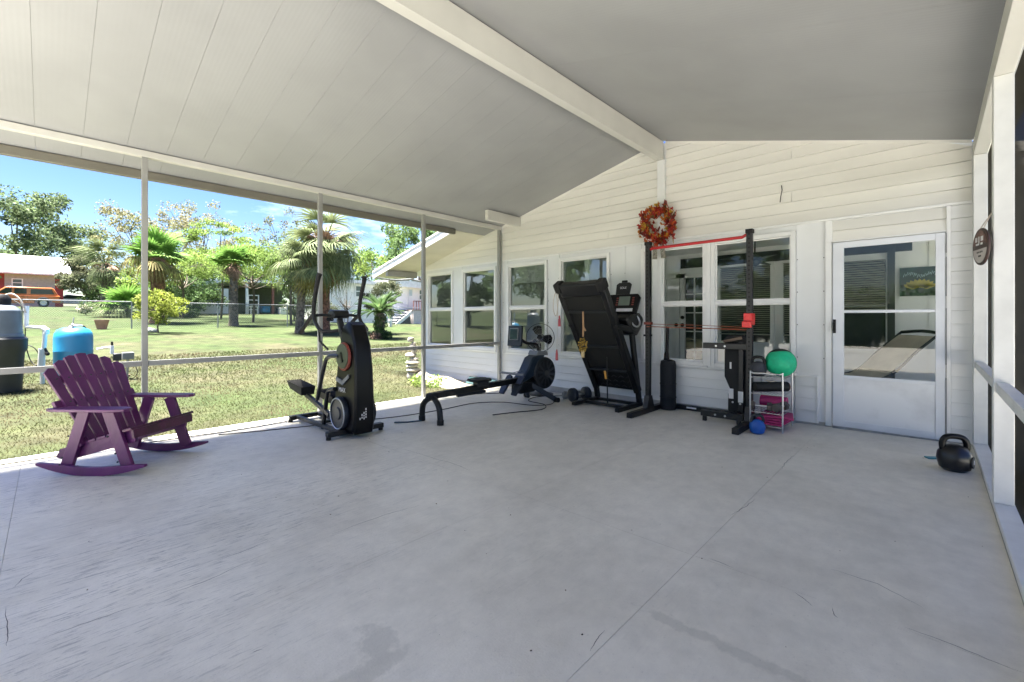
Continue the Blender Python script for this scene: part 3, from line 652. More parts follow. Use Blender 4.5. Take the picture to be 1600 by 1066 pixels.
for k in range(7):
    for hgt in (.40, .62): sc.cyl(o0 + bdir * hgt + Vector((0, (k - 3) * (.078 + .03 * hgt / .84), 0)) + Vector((bdir.z, 0, -bdir.x)) * .02, o0 + bdir * hgt + Vector((0, (k - 3) * (.078 + .03 * hgt / .84), 0)) + Vector((bdir.z, 0, -bdir.x)) * .0275, .007, 6)
sc.build('screw', 'indark', ch, kind='stuff')

ch.scale = (.94, .94, .97)
# stand-up elliptical ---------------------------------------------------
EX, EY = -4.62, 2.31
el = wthing('elliptical_trainer', 'black upright elliptical machine with red ringed side cover standing by the screen', 'elliptical', (EX, EY, fz(EX)))
z0 = fz(-4.56)
def B(): return MB()
wb(B().bb((-4.60, 2.0, z0 + .03), (-4.52, 2.64, z0 + .085)), 'front_stabilizer', 'black', el, bevel=.008)
wb(B().bb((-5.80, 2.06, fz(-5.8) + .03), (-5.735, 2.50, fz(-5.8) + .08)), 'rear_stabilizer', 'black', el, bevel=.008)
for x, y in ((-4.56, 2.02), (-4.56, 2.62), (-5.77, 2.08), (-5.77, 2.48)): wb(B().cyl((x, y, fz(x)), (x, y, fz(x) + .035), .026, 12), 'foot', 'rubber', el)
for y in (2.16, 2.42): wb(B().bar((-5.74, y, fz(-5.7) + .055), (-4.6, y, z0 + .055), .045, .045), 'base_rail', 'darkgrey', el, bevel=.004)
wb(B().bb((-5.2, 2.16, z0 + .04), (-5.15, 2.42, z0 + .07)), 'cross_rail', 'black', el)
# tower shell: profile in XZ extruded across Y, narrowing to the top
pf = [(-4.74, .04), (-4.36, .05), (-4.33, .20), (-4.335, .45), (-4.345, .75), (-4.38, 1.0), (-4.47, 1.20), (-4.56, 1.235), (-4.66, 1.20), (-4.70, 1.05), (-4.76, .78), (-4.80, .50), (-4.80, .25)]
sh = MB(); n = len(pf); V = []
for yy, f in ((2.19, .93), (2.215, 1), (2.40, 1), (2.425, .93)):
    for x, z in pf: V.append((-4.56 + (x + 4.56) * f, 2.31 + (yy - 2.31) * (1.05 - .28 * z / 1.24), z0 + .64 + (z - .64) * (f if f < 1 else 1)))
F = [tuple(range(n)), tuple(range(4 * n - 1, 3 * n - 1, -1))] + [(k * n + i, k * n + (i + 1) % n, (k + 1) * n + (i + 1) % n, (k + 1) * n + i) for k in range(3) for i in range(n)]
sh.add(V, F); shell = wb(sh, 'tower_shell', 'blackgloss', el, sm=30, bevel=.012)
yS = 2.168
def disc(c, r, th, m, name, part=None, n=36, axis=(0, -1, 0)):
    q = MB().lathe([(r * .96, 0), (r, th * .4), (r * .97, th), (r * .5, th * 1.05), (.001, th * 1.05)], c, n, axis); return wb(q, name, m, el) if part is None else wsub(q, name, m, part)
M['olive'] = mat('olive_translucent_cover', (.06, .075, .05), .3)
M['redring'] = mat('dull_red_ring', (.20, .03, .02), .4)
dc = disc((-4.58, 2.205, z0 + .86), .155, .022, 'redring', 'crank_cover'); wsub(MB().lathe([(.001, 0), (.136, 0), (.132, .008), (.001, .012)], (-4.59, 2.181, z0 + .865), 32, (0, -1, 0)), 'inner_cover', 'olive', dc)
wsub(MB().bar((-4.60, 2.164, z0 + .90), (-4.56, 2.164, z0 + .80), .03, .012, (0, 1, 0)), 'crank_slot', 'black', dc)
wb(MB().prism([(-4.74, .63), (-4.60, .60), (-4.46, .68), (-4.46, .64), (-4.60, .55), (-4.76, .59)], (0, 2.196, z0), (1, 0, 0), (0, 0, 1), (0, -.012, 0)), 'silver_accent', 'grey', el)
fw = MB().lathe([(.175, 0), (.18, .03), (.172, .05), (.155, .055), (.15, .045), (.07, .042), (.06, .055), (.001, .056)], (-4.62, 2.19, z0 + .25), 40, (0, -1, 0)); fwo = wb(fw, 'flywheel', 'navy', el)
wsub(MB().torus((-4.62, 2.137, z0 + .25), .163, .007, (0, 1, 0), 36), 'flywheel_rim', 'silver', fwo)
wb(MB().lathe([(.17, 0), (.18, .03), (.172, .05), (.06, .055), (.001, .056)], (-4.58, 2.43, z0 + .25), 32, (0, 1, 0)), 'flywheel', 'black', el)
ft_ = MB().lathe([(.165, 0), (.17, .02), (.14, .03), (.001, .03)], (-4.345, 2.31, z0 + .24), 28, (1, 0, 0))
M['wlabel'] = mat('white_print', (.75, .75, .75), .5)
text('MAX', .072, (-4.60, 2.183, z0 + .50), (R(90), 0, R(0)), 'wlabel', el)
lb = MB()
for k in range(4):
    for j in range(k + 1): lb.box((-4.328, 2.25 + k * .022, z0 + .22 + j * .028 + .01 * (k % 2)), (.003, .012, .016 if (j + k) % 2 else .022))
wb(lb, 'vent_slots', 'wlabel', el, kind='stuff')
# console mast, console and short grips
wb(MB().bar((-4.78, 2.31, z0 + .95), (-4.93, 2.31, z0 + 1.27), .06, .05), 'console_mast', 'darkgrey', el, bevel=.008)
con = wb(MB().prism([(-.09, -.03), (.07, -.03), (.10, .01), (.06, .06), (-.04, .07), (-.10, .03)], (-4.95, 2.22, z0 + 1.30), (1, 0, .0), (0, 0, 1), (0, .18, 0)), 'console', 'black', el, bevel=.012)
wsub(MB().prism([(-.06, 0), (.06, 0), (.05, .05), (-.05, .05)], (-5.05, 2.31, z0 + 1.30), (0, 1, 0), (0, 0, 1), (.01, 0, 0)), 'screen', 'autoglass', con)
cb = MB()
for k in range(6): cb.torus((-4.98 + .02 * k, 2.20, z0 + 1.27 - .01), .018, .004, (1, 0, .2), 10, 5)
wb(cb, 'coiled_cord', 'rubber', el, kind='stuff')
for s in (-1, 1): wb(MB().tube([(-4.96, 2.31 + s * .07, z0 + 1.30), (-5.0, 2.31 + s * .17, z0 + 1.31), (-5.03, 2.31 + s * .25, z0 + 1.30 - .0)], .016, 10), 'static_grip', 'rubber', el)
for s in (-1, 1):
    y = 2.31 + s * .27
    arm = MB().tube([(-4.70, 2.31 + s * .12, z0 + 1.14), (-4.74, y - s * .08, z0 + 1.13), (-4.80, y, z0 + 1.14), (-4.95, y, z0 + 1.24), (-4.99, y, z0 + 1.32)], .02, 10, smooth=5)
    wb(arm, 'moving_arm', 'black', el)
    wb(MB().tube([(-4.99, y, z0 + 1.32), (-4.96, y, z0 + 1.48), (-4.87, y + s * .0, z0 + 1.70), (-4.845, y - s * .01, z0 + 1.76)], [.022, .023, .025, .03], 12, smooth=3), 'hand_grip', 'rubber', el)
    wb(MB().tube([(-4.99, y, z0 + 1.32), (-5.12, y, z0 + 1.25), (-5.32, y, z0 + 1.13), (-5.34, y, z0 + 1.11)], [.018, .022, .024, .03], 12, smooth=3), 'hand_grip', 'rubber', el)
    # linkage down to the pedal arm
    wb(MB().tube([(-4.84, y, z0 + 1.13), (-4.90, y - s * .03, z0 + 1.02), (-4.80, y - s * .08, z0 + .93)], .012, 8), 'link', 'darkgrey', el)
    zz = .40 if s < 0 else .27; ex = -5.62 if s < 0 else -5.45; yy = 2.31 + s * .15
    wb(MB().tube([(-4.66, 2.31 + s * .13, z0 + .86), (-4.88, yy, z0 + .84), (-4.99, yy, z0 + .72), (-5.18, yy, z0 + .32)], .022, 10, smooth=4), 'crank_arm', 'darkgrey', el)
    wb(MB().tube([(-4.72, yy, z0 + .50), (-4.86, yy, z0 + .47), (-4.92, yy, z0 + .38), (-5.02, yy, z0 + .02)], .024, 10, smooth=4), 'support_arm', 'black', el)
    wb(MB().bar((-4.84, yy, z0 + .20), (ex + .1, yy, z0 + zz - .04), .04, .05), 'pedal_arm', 'darkgrey', el, bevel=.005)
    pe = MB(); w = .075
    V = [(ex - .23, -w, .045), (ex - .23, w, .045), (ex + .16, w, -.03), (ex + .16, -w, -.03)]
    pe.add([(x, yy + a, z0 + zz + b) for x, a, b in [(ex - .19, -w, 0), (ex + .17, -w, -.05), (ex + .17, w, -.05), (ex - .19, w, 0), (ex - .27, -w - .01, .09), (ex + .19, -w - .01, .05), (ex + .19, w + .01, .05), (ex - .27, w + .01, .09),
            (ex - .17, -w + .012, .015), (ex + .15, -w + .012, -.035), (ex + .15, w - .012, -.035), (ex - .17, w - .012, .015)]],
           [(0, 3, 2, 1), (0, 1, 5, 4), (1, 2, 6, 5), (2, 3, 7, 6), (3, 0, 4, 7), (4, 5, 9, 8), (5, 6, 10, 9), (6, 7, 11, 10), (7, 4, 8, 11), (8, 9, 10, 11)])
    wb(pe, 'pedal', 'rubber', el, fix=False)

# rowing machine --------------------------------------------------------
RX = -4.41; zr = fz(RX)
rm = wthing('rowing_machine', 'black and slate rowing machine with arched rear leg and monitor on an arm', 'rowing machine', (RX, 4.3, zr))
M['rowblue'] = mat('slate_blue_metallic', (.02, .035, .055), .35, .2, .1, 10)
for s in (-1, 1):
    wb(MB().tube([(RX, 3.24, zr + .30), (RX + s * .09, 3.22, zr + .27), (RX + s * .165, 3.21, zr + .19), (RX + s * .185, 3.21, zr + .05)], [.035, .035, .036, .036], 12, smooth=5), 'rear_leg', 'black', rm)
    wb(MB().cyl((RX + s * .186, 3.21, zr), (RX + s * .186, 3.21, zr + .06), .041, 14), 'rubber_foot', 'rubber', rm)
wb(MB().bb((RX - .045, 3.16, zr + .295), (RX + .045, 3.30, zr + .36)), 'rail_end_cap', 'rubber', rm, bevel=.01)
wb(MB().bar((RX, 3.2, zr + .325), (RX, 4.98, zr + .37), .075, .075), 'rail', 'black', rm, bevel=.006)
wb(MB().bb((RX - .025, 3.62, zr + .26), (RX + .025, 4.1, zr + .30)), 'underside_bracket', 'darkgrey', rm, bevel=.006)
seat = wb(MB().prism([(-.15, -.11), (.10, -.12), (.15, -.05), (.13, 0), (.15, .05), (.10, .12), (-.15, .11), (-.17, 0)], (RX, 4.02, zr + .425), (0, 1, 0), (1, 0, 0), (0, 0, .035)), 'seat', 'rubber', rm, bevel=.012)
wsub(MB().bb((RX - .05, 3.93, zr + .36), (RX + .05, 4.13, zr + .424)), 'seat_carriage', 'darkgrey', seat, bevel=.005)
for s in (-1, 1):
    fp = wb(MB().prism([(-.04, 0), (.05, 0), (.06, .12), (.05, .30), (0, .33), (-.05, .30), (-.06, .12)], (RX + s * .12, 4.52, zr + .19), (1, 0, 0), (0, .62, .78), (0, .03, -.02)), 'footplate', 'navy', rm, bevel=.006)
    wsub(MB().bb((RX + s * .12 - .065, 4.60, zr + .32), (RX + s * .12 + .065, 4.66, zr + .335)), 'foot_strap', 'rubber', fp)
    wb(MB().bar((RX + s * .05, 4.95, zr + .30), (RX + s * .27, 5.30, zr + .045), .06, .075), 'front_leg', 'navy', rm, bevel=.008)
    wb(MB().cyl((RX + s * .26, 5.30, zr + .038), (RX + s * .34, 5.30, zr + .038), .038, 16), 'caster', 'rubber', rm)
wb(MB().bb((RX - .10, 4.72, zr + .17), (RX + .10, 5.05, zr + .34)), 'foot_bridge', 'black', rm, bevel=.02)
# flywheel housing
def fdisc(s):
    c = (RX + s * .075, 5.27, zr + .43)
    q = wb(MB().lathe([(.235, 0), (.245, .015), (.235, .04), (.20, .05), (.06, .052), (.05, .06), (.001, .06)], c, 36, (s, 0, 0)), 'flywheel_cover', 'darkgrey', rm)
    vn = MB()
    for k in range(12):
        a = k * math.pi / 6 + .1
        d = Vector((0, math.cos(a), math.sin(a))); e = Vector((0, -math.sin(a), math.cos(a))); p = Vector(c) + Vector((s * .0515, 0, 0))
        vn.add([p + d * .07 - e * .006, p + d * .07 + e * .006, p + d * .20 + e * .03, p + d * .20 - e * .03], [(0, 1, 2, 3)])
    wsub(vn, 'vent_slots', 'rubber', q, sm=0, kind='stuff')
fdisc(1); fdisc(-1)
wb(MB().lathe([(.24, -.074), (.245, 0), (.24, .074)], (RX, 5.27, zr + .43), 36, (1, 0, 0)), 'flywheel_cage', 'black', rm)
wb(MB().prism([(4.72, .36), (4.80, .33), (5.10, .42), (5.26, .66), (5.30, .74), (5.20, .75), (5.0, .68), (4.88, .50)], (RX - .09, 0, zr), (0, 1, 0), (0, 0, 1), (.18, 0, 0)), 'front_shroud', 'rowblue', rm, bevel=.02)
wb(MB().prism([(5.08, .71), (5.36, .70), (5.34, .76), (5.12, .78)], (RX - .095, 0, zr), (0, 1, 0), (0, 0, 1), (.19, 0, 0)), 'top_cap', 'grey', rm, bevel=.012)
hb = wb(MB().tube([(RX - .24, 4.62, zr + .47), (RX - .1, 4.60, zr + .475), (RX + .1, 4.60, zr + .475), (RX + .24, 4.62, zr + .47)], .016, 10), 'handle', 'grey', rm)
wsub(MB().cyl((RX, 4.60, zr + .475), (RX, 4.95, zr + .50), .006, 6), 'chain', 'silver', hb)
wb(MB().tube([(RX, 5.22, zr + .72), (RX, 5.20, zr + .86), (RX, 4.95, zr + .90), (RX, 4.80, zr + .98)], .022, 10, smooth=3), 'monitor_arm', 'black', rm)
mo = wb(MB().box((RX - .02, 4.73, zr + 1.01), (.24, .05, .30), (R(-6), 0, R(8))), 'monitor', 'navy', rm, bevel=.01)
M['lcd'] = mat('dark_green_lcd', (.015, .035, .03), .15)
wsub(MB().box((RX - .023, 4.702, zr + 1.04), (.155, .006, .175), (R(-6), 0, R(8))), 'screen_bezel', 'grey', mo, bevel=.008)
wsub(MB().box((RX - .023, 4.697, zr + 1.04), (.13, .004, .15), (R(-6), 0, R(8))), 'screen', 'lcd', mo)

# pedestal fan ------------------------------------------------------------
FX, FY = -4.78, 5.72; zf = fz(FX)
fn = wthing('pedestal_fan', 'black pedestal fan with wire cage standing behind the rowing machine', 'fan', (FX, FY, zf))
wb(MB().lathe([(.22, 0), (.22, .012), (.16, .03), (.03, .045), (.025, .06)], (FX, FY, zf), 32), 'base', 'blackgloss', fn)
wb(MB().cyl((FX, FY, zf + .05), (FX, FY, zf + .86), .014, 12), 'pole', 'black', fn)
hd = Vector((.55, -.80, .12)).normalized(); hc = Vector((FX, FY, zf + .95))
wb(MB().tube([hc - hd * .16, hc - hd * .1, hc - hd * .02], [.05, .075, .06], 14), 'motor', 'blackgloss', fn)
cage = MB(); q = Vector((0, 0, 1)).rotation_difference(hd).to_matrix()
for sgn in (1, -1):
    for k in range(40):
        a = k * math.pi / 20; u = q @ Vector((math.cos(a), math.sin(a), 0))
        cage.tube([hc + hd * sgn * .075 + u * .05 + hd * .03, hc + hd * sgn * .055 + u * .15 + hd * .03, hc + u * .235 + hd * .03], .0011, 3, cap=False)
    cage.torus(hc + hd * (.03 + sgn * .075), .05, .002, hd, 20, 4); cage.torus(hc + hd * (.03 + sgn * .055), .15, .0012, hd, 30, 4)
wb(cage, 'cage', 'silver', fn, kind='stuff')
wb(MB().torus(hc + hd * .03, .236, .005, hd, 44, 6), 'cage_rim', 'black', fn)
for k in range(3):
    a = k * 2.094 + .5; u = q @ Vector((math.cos(a), math.sin(a), 0)); v = q @ Vector((-math.sin(a), math.cos(a), .35)).normalized()
    wb(MB().prism([(.02, -.03), (.08, -.07), (.16, -.10), (.20, -.06), (.205, .02), (.17, .07), (.08, .05), (.02, .02)], hc + hd * .03, u, v, hd * .004), 'blade', 'blackgloss', fn)
wb(MB().tube([hc + hd * .02, hc + hd * .07], [.035, .03], 14), 'hub', 'blackgloss', fn)

# folded treadmill ---------------------------------------------------------
zt = fz(-3.4)
tm = wthing('treadmill', 'black folding treadmill stored with its deck tilted up against the console', 'treadmill', (-3.36, 5.5, zt))
XA, XB = -3.74, -2.98
for x in (XA + .03, XB - .03):
    wb(MB().bb((x - .03, 5.17, zt + .012), (x + .03, 5.84, zt + .065)), 'base_foot', 'black', tm, bevel=.006)
wb(MB().bb((XA + .06, 5.40, zt + .02), (XB - .06, 5.45, zt + .06)), 'base_bar', 'black', tm); wb(MB().bb((XA + .06, 5.74, zt + .02), (XB - .06, 5.79, zt + .06)), 'base_bar', 'black', tm)
dd = Vector((0, 4.78 - 5.74, 1.655 - .16)); dl = dd.length; dn = dd.normalized(); nn_ = Vector((0, dn.z, -dn.y))   # towards the console side
o_ = Vector((0, 5.74, .14)) 
def dk(x, a, b, pr=0): p = o_ + dn * a; return Vector((x, p.y, p.z)) + nn_ * b
def slabd(x0, x1, a0, a1, b0, b1):
    return MB().add([dk(x, a, b) for a in (a0, a1) for b in (b0, b1) for x in (x0, x1)], [(0, 1, 3, 2), (4, 6, 7, 5), (0, 4, 5, 1), (2, 3, 7, 6), (0, 2, 6, 4), (1, 5, 7, 3)])
wb(slabd(XA, XA + .085, .0, dl, -.01, .09), 'deck_rail', 'black', tm, bevel=.012); wb(slabd(XB - .085, XB, .0, dl, -.01, .09), 'deck_rail', 'black', tm, bevel=.012)
M['beltback'] = mat('dull_deck_underside', (.006, .006, .005), .7, 0, .25, 9)
wb(slabd(XA + .08, XB - .08, .40, dl - .10, .015, .05), 'deck_board', 'beltback', tm)
wb(slabd(XA + .06, XB - .06, dl - .17, dl + .02, -.02, .10), 'rear_roller_cover', 'black', tm, bevel=.02)
for a in (XA - .01, XB - .10): wb(slabd(a, a + .11, dl - .10, dl + .04, -.03, .11), 'end_cap', 'rubber', tm, bevel=.02)
for a in (.36, .78, 1.35): wb(slabd(XA + .07, XB - .07, a, a + .035, -.012, .02), 'cross_tube', 'darkgrey', tm, bevel=.006)
wb(slabd(XA + .09, XB - .09, .02, .36, .03, .16), 'motor_cover', 'black', tm, bevel=.02)
rb = MB()
for r in range(3):
    for k in range(5):
        x = XA + .15 + k * .115; a = .08 + r * .085
        rb.tube([dk(x, a, .022), dk(x + .04, a + .03, .022), dk(x + .08, a, .022)], .005, 4)
wb(rb, 'moulded_ribs', 'darkgrey', tm, kind='stuff')
wb(MB().cyl(dk(-3.30, .62, -.01), (-3.30, 5.42, zt + .05), .009, 8), 'gas_strut', 'black', tm); wb(MB().cyl(Vector((-3.30, 5.375, .36)), Vector((-3.30, 5.345, .47)), .015, 10), 'strut_label', mat('yellow_orange_label', (.75, .35, .06), .5), tm)
for x, nx in ((XA + .035, 1), (XB - .035, -1)):
    wb(MB().bar((x - nx * 0, 5.80, zt + .05), (x + (.0 if nx > 0 else 0), 5.56, 1.10), .05, .09, (0, 1, 0)), 'upright', 'black', tm, bevel=.008)
# arms and console
for x in (XA + .02, XB - .02):
    wb(MB().tube([(x, 5.62, 1.00), (x, 5.42, 1.06), (x, 5.16, 1.10), (x, 5.12, 1.12)], [.04, .045, .04, .03], 10, smooth=3), 'handrail', 'rubber', tm)
wb(MB().prism([(5.50, .98), (5.66, .96), (5.80, 1.10), (5.84, 1.20), (5.72, 1.28), (5.50, 1.27), (5.36, 1.20)], (XA + .02, 0, 0), (0, 1, 0), (0, 0, 1), (XB - XA + .0, 0, 0)), 'console_body', 'black', tm, bevel=.03)
wb(MB().torus((XB + .02, 5.58, 1.17), .085, .012, (.93, -.2, .3), 28, 8), 'cup_ring', 'silver', tm)
c0 = Vector((-3.22, 5.50, 1.27)); cu = Vector((1, 0, 0)); cv = Vector((0, .30, .95)).normalized(); cn = cu.cross(cv)
cf = wb(MB().prism([(-.30, 0), (.30, 0), (.33, .24), (.29, .29), (-.29, .29), (-.33, .24)], c0, cu, cv, -cn * .05), 'console_face', 'blackgloss', tm, bevel=.01)
wsub(MB().prism([(.02, .12), (.19, .12), (.19, .25), (.02, .25)], c0 + cn * .002, cu, cv, cn * .004), 'display', mat('grey_green_lcd', (.16, .20, .16), .3), cf)
lt = MB()
for k in range(4):
    for xx in (-.02, .225): lt.prism([(xx, .12 + k * .033), (xx + .03, .12 + k * .033), (xx + .03, .138 + k * .033), (xx, .138 + k * .033)], c0 + cn * .002, cu, cv, cn * .003)
wsub(lt, 'buttons', 'redring', cf, kind='stuff')
wsub(MB().prism([(.0, .03), (.25, .03), (.25, .075), (.0, .075)], c0 + cn * .002, cu, cv, cn * .003), 'white_strip', 'wlabel', cf)
th = wb(MB().prism([(-.06, .28), (.16, .28), (.17, .44), (.13, .47), (-.03, .47), (-.07, .44)], c0 - cn * .03, cu, cv, cn * .02), 'tablet_holder', 'black', tm, bevel=.01)
wsub(MB().prism([(.01, .47), (.09, .47), (.09, .50), (.01, .50)], c0 - cn * .03, cu, cv, cn * .02), 'carry_loop', 'black', th)
t_ = text('SOLE', .045, c0 + cu * .05 + cv * .385 - cn * .007, Matrix((cu, cv, cn)).transposed().to_euler(), 'wlabel', tm)
# beaded medal hanging under the treadmill deck
hp = onX(911, 487, -3.38); hp = onY(911, 487, 4.98)
md = wthing('hanging_ornament', 'gold beaded ornament on a tan cord hanging from the treadmill deck', 'ornament', hp)
M['tan'] = mat('tan_cord', (.45, .26, .13), .8); M['gold'] = mat('gold_beads', (.45, .28, .05), .35, .5, .3, 40)
wb(MB().tube([hp, hp + Vector((.005, 0, -.2)), hp + Vector((0, 0, -.34))], .012, 8).tube([hp + Vector((0, 0, -.2)), hp + Vector((.04, 0, -.26))], .012, 6), 'cord', 'tan', md)
bd = MB()
for k in range(60):
    a = random.random() * 6.28; r = .075 * math.sqrt(random.random()); bd.sphere(hp + Vector((r * math.cos(a), -.02 * random.random(), -.45 + 1.25 * r * math.sin(a))), .013, 8, 5)
wb(bd, 'beads', 'gold', md, kind='stuff'); wb(MB().bb(hp + Vector((-.022, -.012, -.62)), hp + Vector((.022, .006, -.52))), 'tag', mat('pale_wood_tag', (.6, .45, .22), .6), md)
# pulley cord with red handles hung from the top corner of the deck
pk = onY(871, 449, 4.86)
pu = wthing('skipping_rope', 'pale rope with two red handles draped over the treadmill end cap', 'rope', pk)
M['rope'] = mat('pale_rope', (.62, .54, .46), .8)
a1 = onY(874, 500, 4.86); a2 = onY(870, 553, 4.86)
wb(MB().tube([pk + Vector((0, .03, 0)), pk + Vector((-.03, -.03, -.12)), pk + Vector((-.05, -.03, -.30)), pk + Vector((.0, -.03, -.40)), pk + Vector((.03, -.03, -.25)), pk + Vector((.03, -.02, -.05)), pk + Vector((0, .03, .0))], .005, 6, smooth=5).tube([pk + Vector((.0, -.03, 0)), a1 + Vector((0, -.03, .05)), a1], .004, 5).tube([a1 + Vector((-.03, 0, .1)), a2 + Vector((0, 0, .05))], .002, 4), 'rope', 'rope', pu)
for a in (a1, a2): wb(MB().tube([a + Vector((0, 0, .06)), a, a + Vector((0, 0, -.09))], [.008, .018, .02], 10), 'handle', mat('faded_red_plastic', (.42, .06, .07), .45), pu)

# power rack -----------------------------------------------------------------
zk = fz(-2.1)
pr_ = wthing('power_rack', 'black power rack with red pull-up bar standing in front of the windows', 'rack', (-2.1, 5.5, zk))
for x in (-2.73, -1.50):
    zb = fz(x)
    up = wb(MB().bb((x - .03, 5.47, zb + .07), (x + .03, 5.53, 2.20)), 'upright', 'black', pr_, bevel=.004)
    hl = MB()
    for k in range(38): hl.cyl((x, 5.4695, zb + .3 + k * .0508), (x, 5.4685, zb + .3 + k * .0508), .010, 8)
    wsub(hl, 'holes', mat('dark_hole', (.001, .001, .001), 1), up, kind='stuff')
    wb(MB().bb((x - .035, 4.98, zb + .002), (x + .035, 6.0, zb + .068)), 'foot', 'black', pr_, bevel=.006)
    wb(MB().prism([(5.40, .07), (5.60, .07), (5.545, .22), (5.455, .22)], (x - .034, 0, zb), (0, 1, 0), (0, 0, 1), (.068, 0, 0)), 'gusset', 'black', pr_)
    wb(MB().bb((x - .038, 5.46, 2.17), (x + .038, 5.54, 2.215)), 'top_cap', 'rubber', pr_, bevel=.004)
wb(MB().bb((-2.69, 5.93, zk + .0), (-1.54, 5.99, zk + .06)), 'rear_crossbar', 'black', pr_, bevel=.004)
wb(MB().box((-2.33, 5.928, zk + .036), (.13, .002, .02)), 'crossbar_label', 'wlabel', pr_)
wb(MB().tube([(-2.70, 5.5, 2.115), (-2.66, 5.5, 2.125), (-1.58, 5.5, 2.135), (-1.53, 5.5, 2.16)], .018, 12), 'pullup_bar', 'red', pr_)
wb(MB().bb((-1.545, 5.42, 1.13), (-1.455, 5.54, 1.26)).bb((-1.545, 5.36, 1.10), (-1.455, 5.42, 1.17)), 'bar_hook', mat('bright_red_plastic', (.75, .02, .02), .35), pr_, bevel=.006)
wb(MB().bb((-2.775, 5.46, 1.12), (-2.685, 5.54, 1.155)), 'bar_hook', 'redring', pr_, bevel=.004)
wb(MB().bb((-2.77, 5.44, .965), (-2.70, 5.55, .99)), 'safety_pin', 'rubber', pr_)
wb(MB().tube([(-2.73, 5.45, 1.095), (-1.52, 5.45, 1.075)], .006, 8).tube([(-2.73, 5.46, 1.13), (-2.1, 5.46, 1.12), (-1.52, 5.46, 1.10)], .004, 6), 'resistance_band', 'orange', pr_)

# folded weight bench ----------------------------------------------------------
bn = wthing('weight_bench', 'black weight bench folded upright beside the right rack post', 'bench', (-1.78, 5.7, zk))
bxc = lambda a, b: [onY(a, b, 5.68)]
zb = fz(-1.75)
wb(MB().prism([(-1.80, .10), (-1.62, .10), (-1.58, .14), (-1.58, .98), (-1.62, 1.03), (-1.80, 1.03), (-1.84, .98), (-1.84, .52), (-1.78, .38), (-1.80, .30)], (0, 5.70, zb), (1, 0, 0), (0, 0, 1), (0, .07, 0)), 'back_pad', 'rubber', bn, bevel=.015)
wb(MB().bb((-1.66, 5.64, zb + .08), (-1.61, 5.69, zb + .95)), 'frame_post', 'black', bn, bevel=.004)
wb(MB().bb((-2.06, 5.60, zb + .86), (-1.55, 5.66, zb + .93)), 'upper_arm', 'black', bn, bevel=.005)
wb(MB().bb((-2.02, 5.42, zb + .06), (-1.55, 5.48, zb + .13)), 'lower_arm', 'black', bn, bevel=.005)
wb(MB().bar((-1.68, 5.45, zb + .10), (-1.64, 5.95, zb + .10), .05, .05), 'base_beam', 'black', bn, bevel=.004)
wb(MB().bar((-1.98, 5.45, zb + .002), (-1.98, 5.45, zb + .06), .04, .04).bar((-1.60, 5.45, zb + .002), (-1.60, 5.45, zb + .06), .04, .04), 'bench_feet', 'rubber', bn, kind='stuff')
wb(MB().bar((-1.82, 5.62, zb + .95), (-1.62, 5.62, zb + 1.0), .03, .03), 'ladder_bar', 'wood', bn)
bt = MB()
for x, y, z in ((-1.90, 5.597, .895), (-1.80, 5.597, .895), (-1.85, 5.417, .095), (-1.74, 5.417, .095), (-1.74, 5.695, .22), (-1.64, 5.635, .22)): bt.cyl((x, y, zb + z), (x, y - .006, zb + z), .012, 8)
wb(bt, 'bolts', 'silver', bn, kind='stuff')
for x, z, h in ((-1.76, .32, .12), (-1.635, .30, .13), (-1.765, .66, .08)): wb(MB().box((x, 5.694 if x < -1.7 else 5.634, zb + z), (.055 if h > .1 else .02, .003, h)), 'sticker', 'wlabel', bn)

# black bag and stick behind the left upright
bz_ = fz(-2.6)
bg_ = wthing('rolled_mat', 'black rolled exercise mat strapped upright against the wall behind the rack', 'mat', (-2.62, 5.86, bz_))
wb(MB().lathe([(.10, 0), (.105, .03), (.105, .60), (.095, .66), (.05, .68), (.02, .66)], (-2.62, 5.86, bz_), 24), 'roll', mat('charcoal_foam', (.008, .009, .012), .8, 0, .1, 20), bg_)
for z in (.17, .35): wb(MB().torus((-2.62, 5.86, bz_ + z), .106, .006, (0, 0, 1), 24, 5), 'strap', 'rubber', bg_)
st = thing('baton', 'thin black stick standing in the top of the rolled mat', 'stick', (-2.64, 5.86, bz_ + .67)); MB().tube([(0, 0, 0), (0, 0, .08), (.005, 0, .12), (.015, .0, .46)], [.04, .035, .022, .020], 10).build('rod', 'rubber', st)

# dumbbells by the wall ---------------------------------------------------------
def dumbbell(p, ang, L_, r, m, label, group, hexa=True, name='dumbbell'):
    t = thing(name, label, 'dumbbell', p, ang, group); n = 6 if hexa else 20
    for s in (-1, 1): MB().tube([(s * L_ * .26, 0, r), (s * L_ * .30, 0, r), (s * L_ * .46, 0, r), (s * L_ * .5, 0, r)], [r * .8, r, r, r * .8], n).build('weight', m, t, bevel=.003)
    MB().cyl((-L_ * .27, 0, r), (L_ * .27, 0, r), .014, 10).build('handle', 'silver', t); return t
dumbbell((-4.10, 5.68, fz(-4.1)), R(55), .30, .065, 'grey', 'grey metal dumbbell lying on the floor beside the treadmill foot', None)
dumbbell((-3.90, 5.60, fz(-3.9)), R(75), .34, .105, 'navy', 'larger dark blue dumbbell leaning by the treadmill foot', None, False)
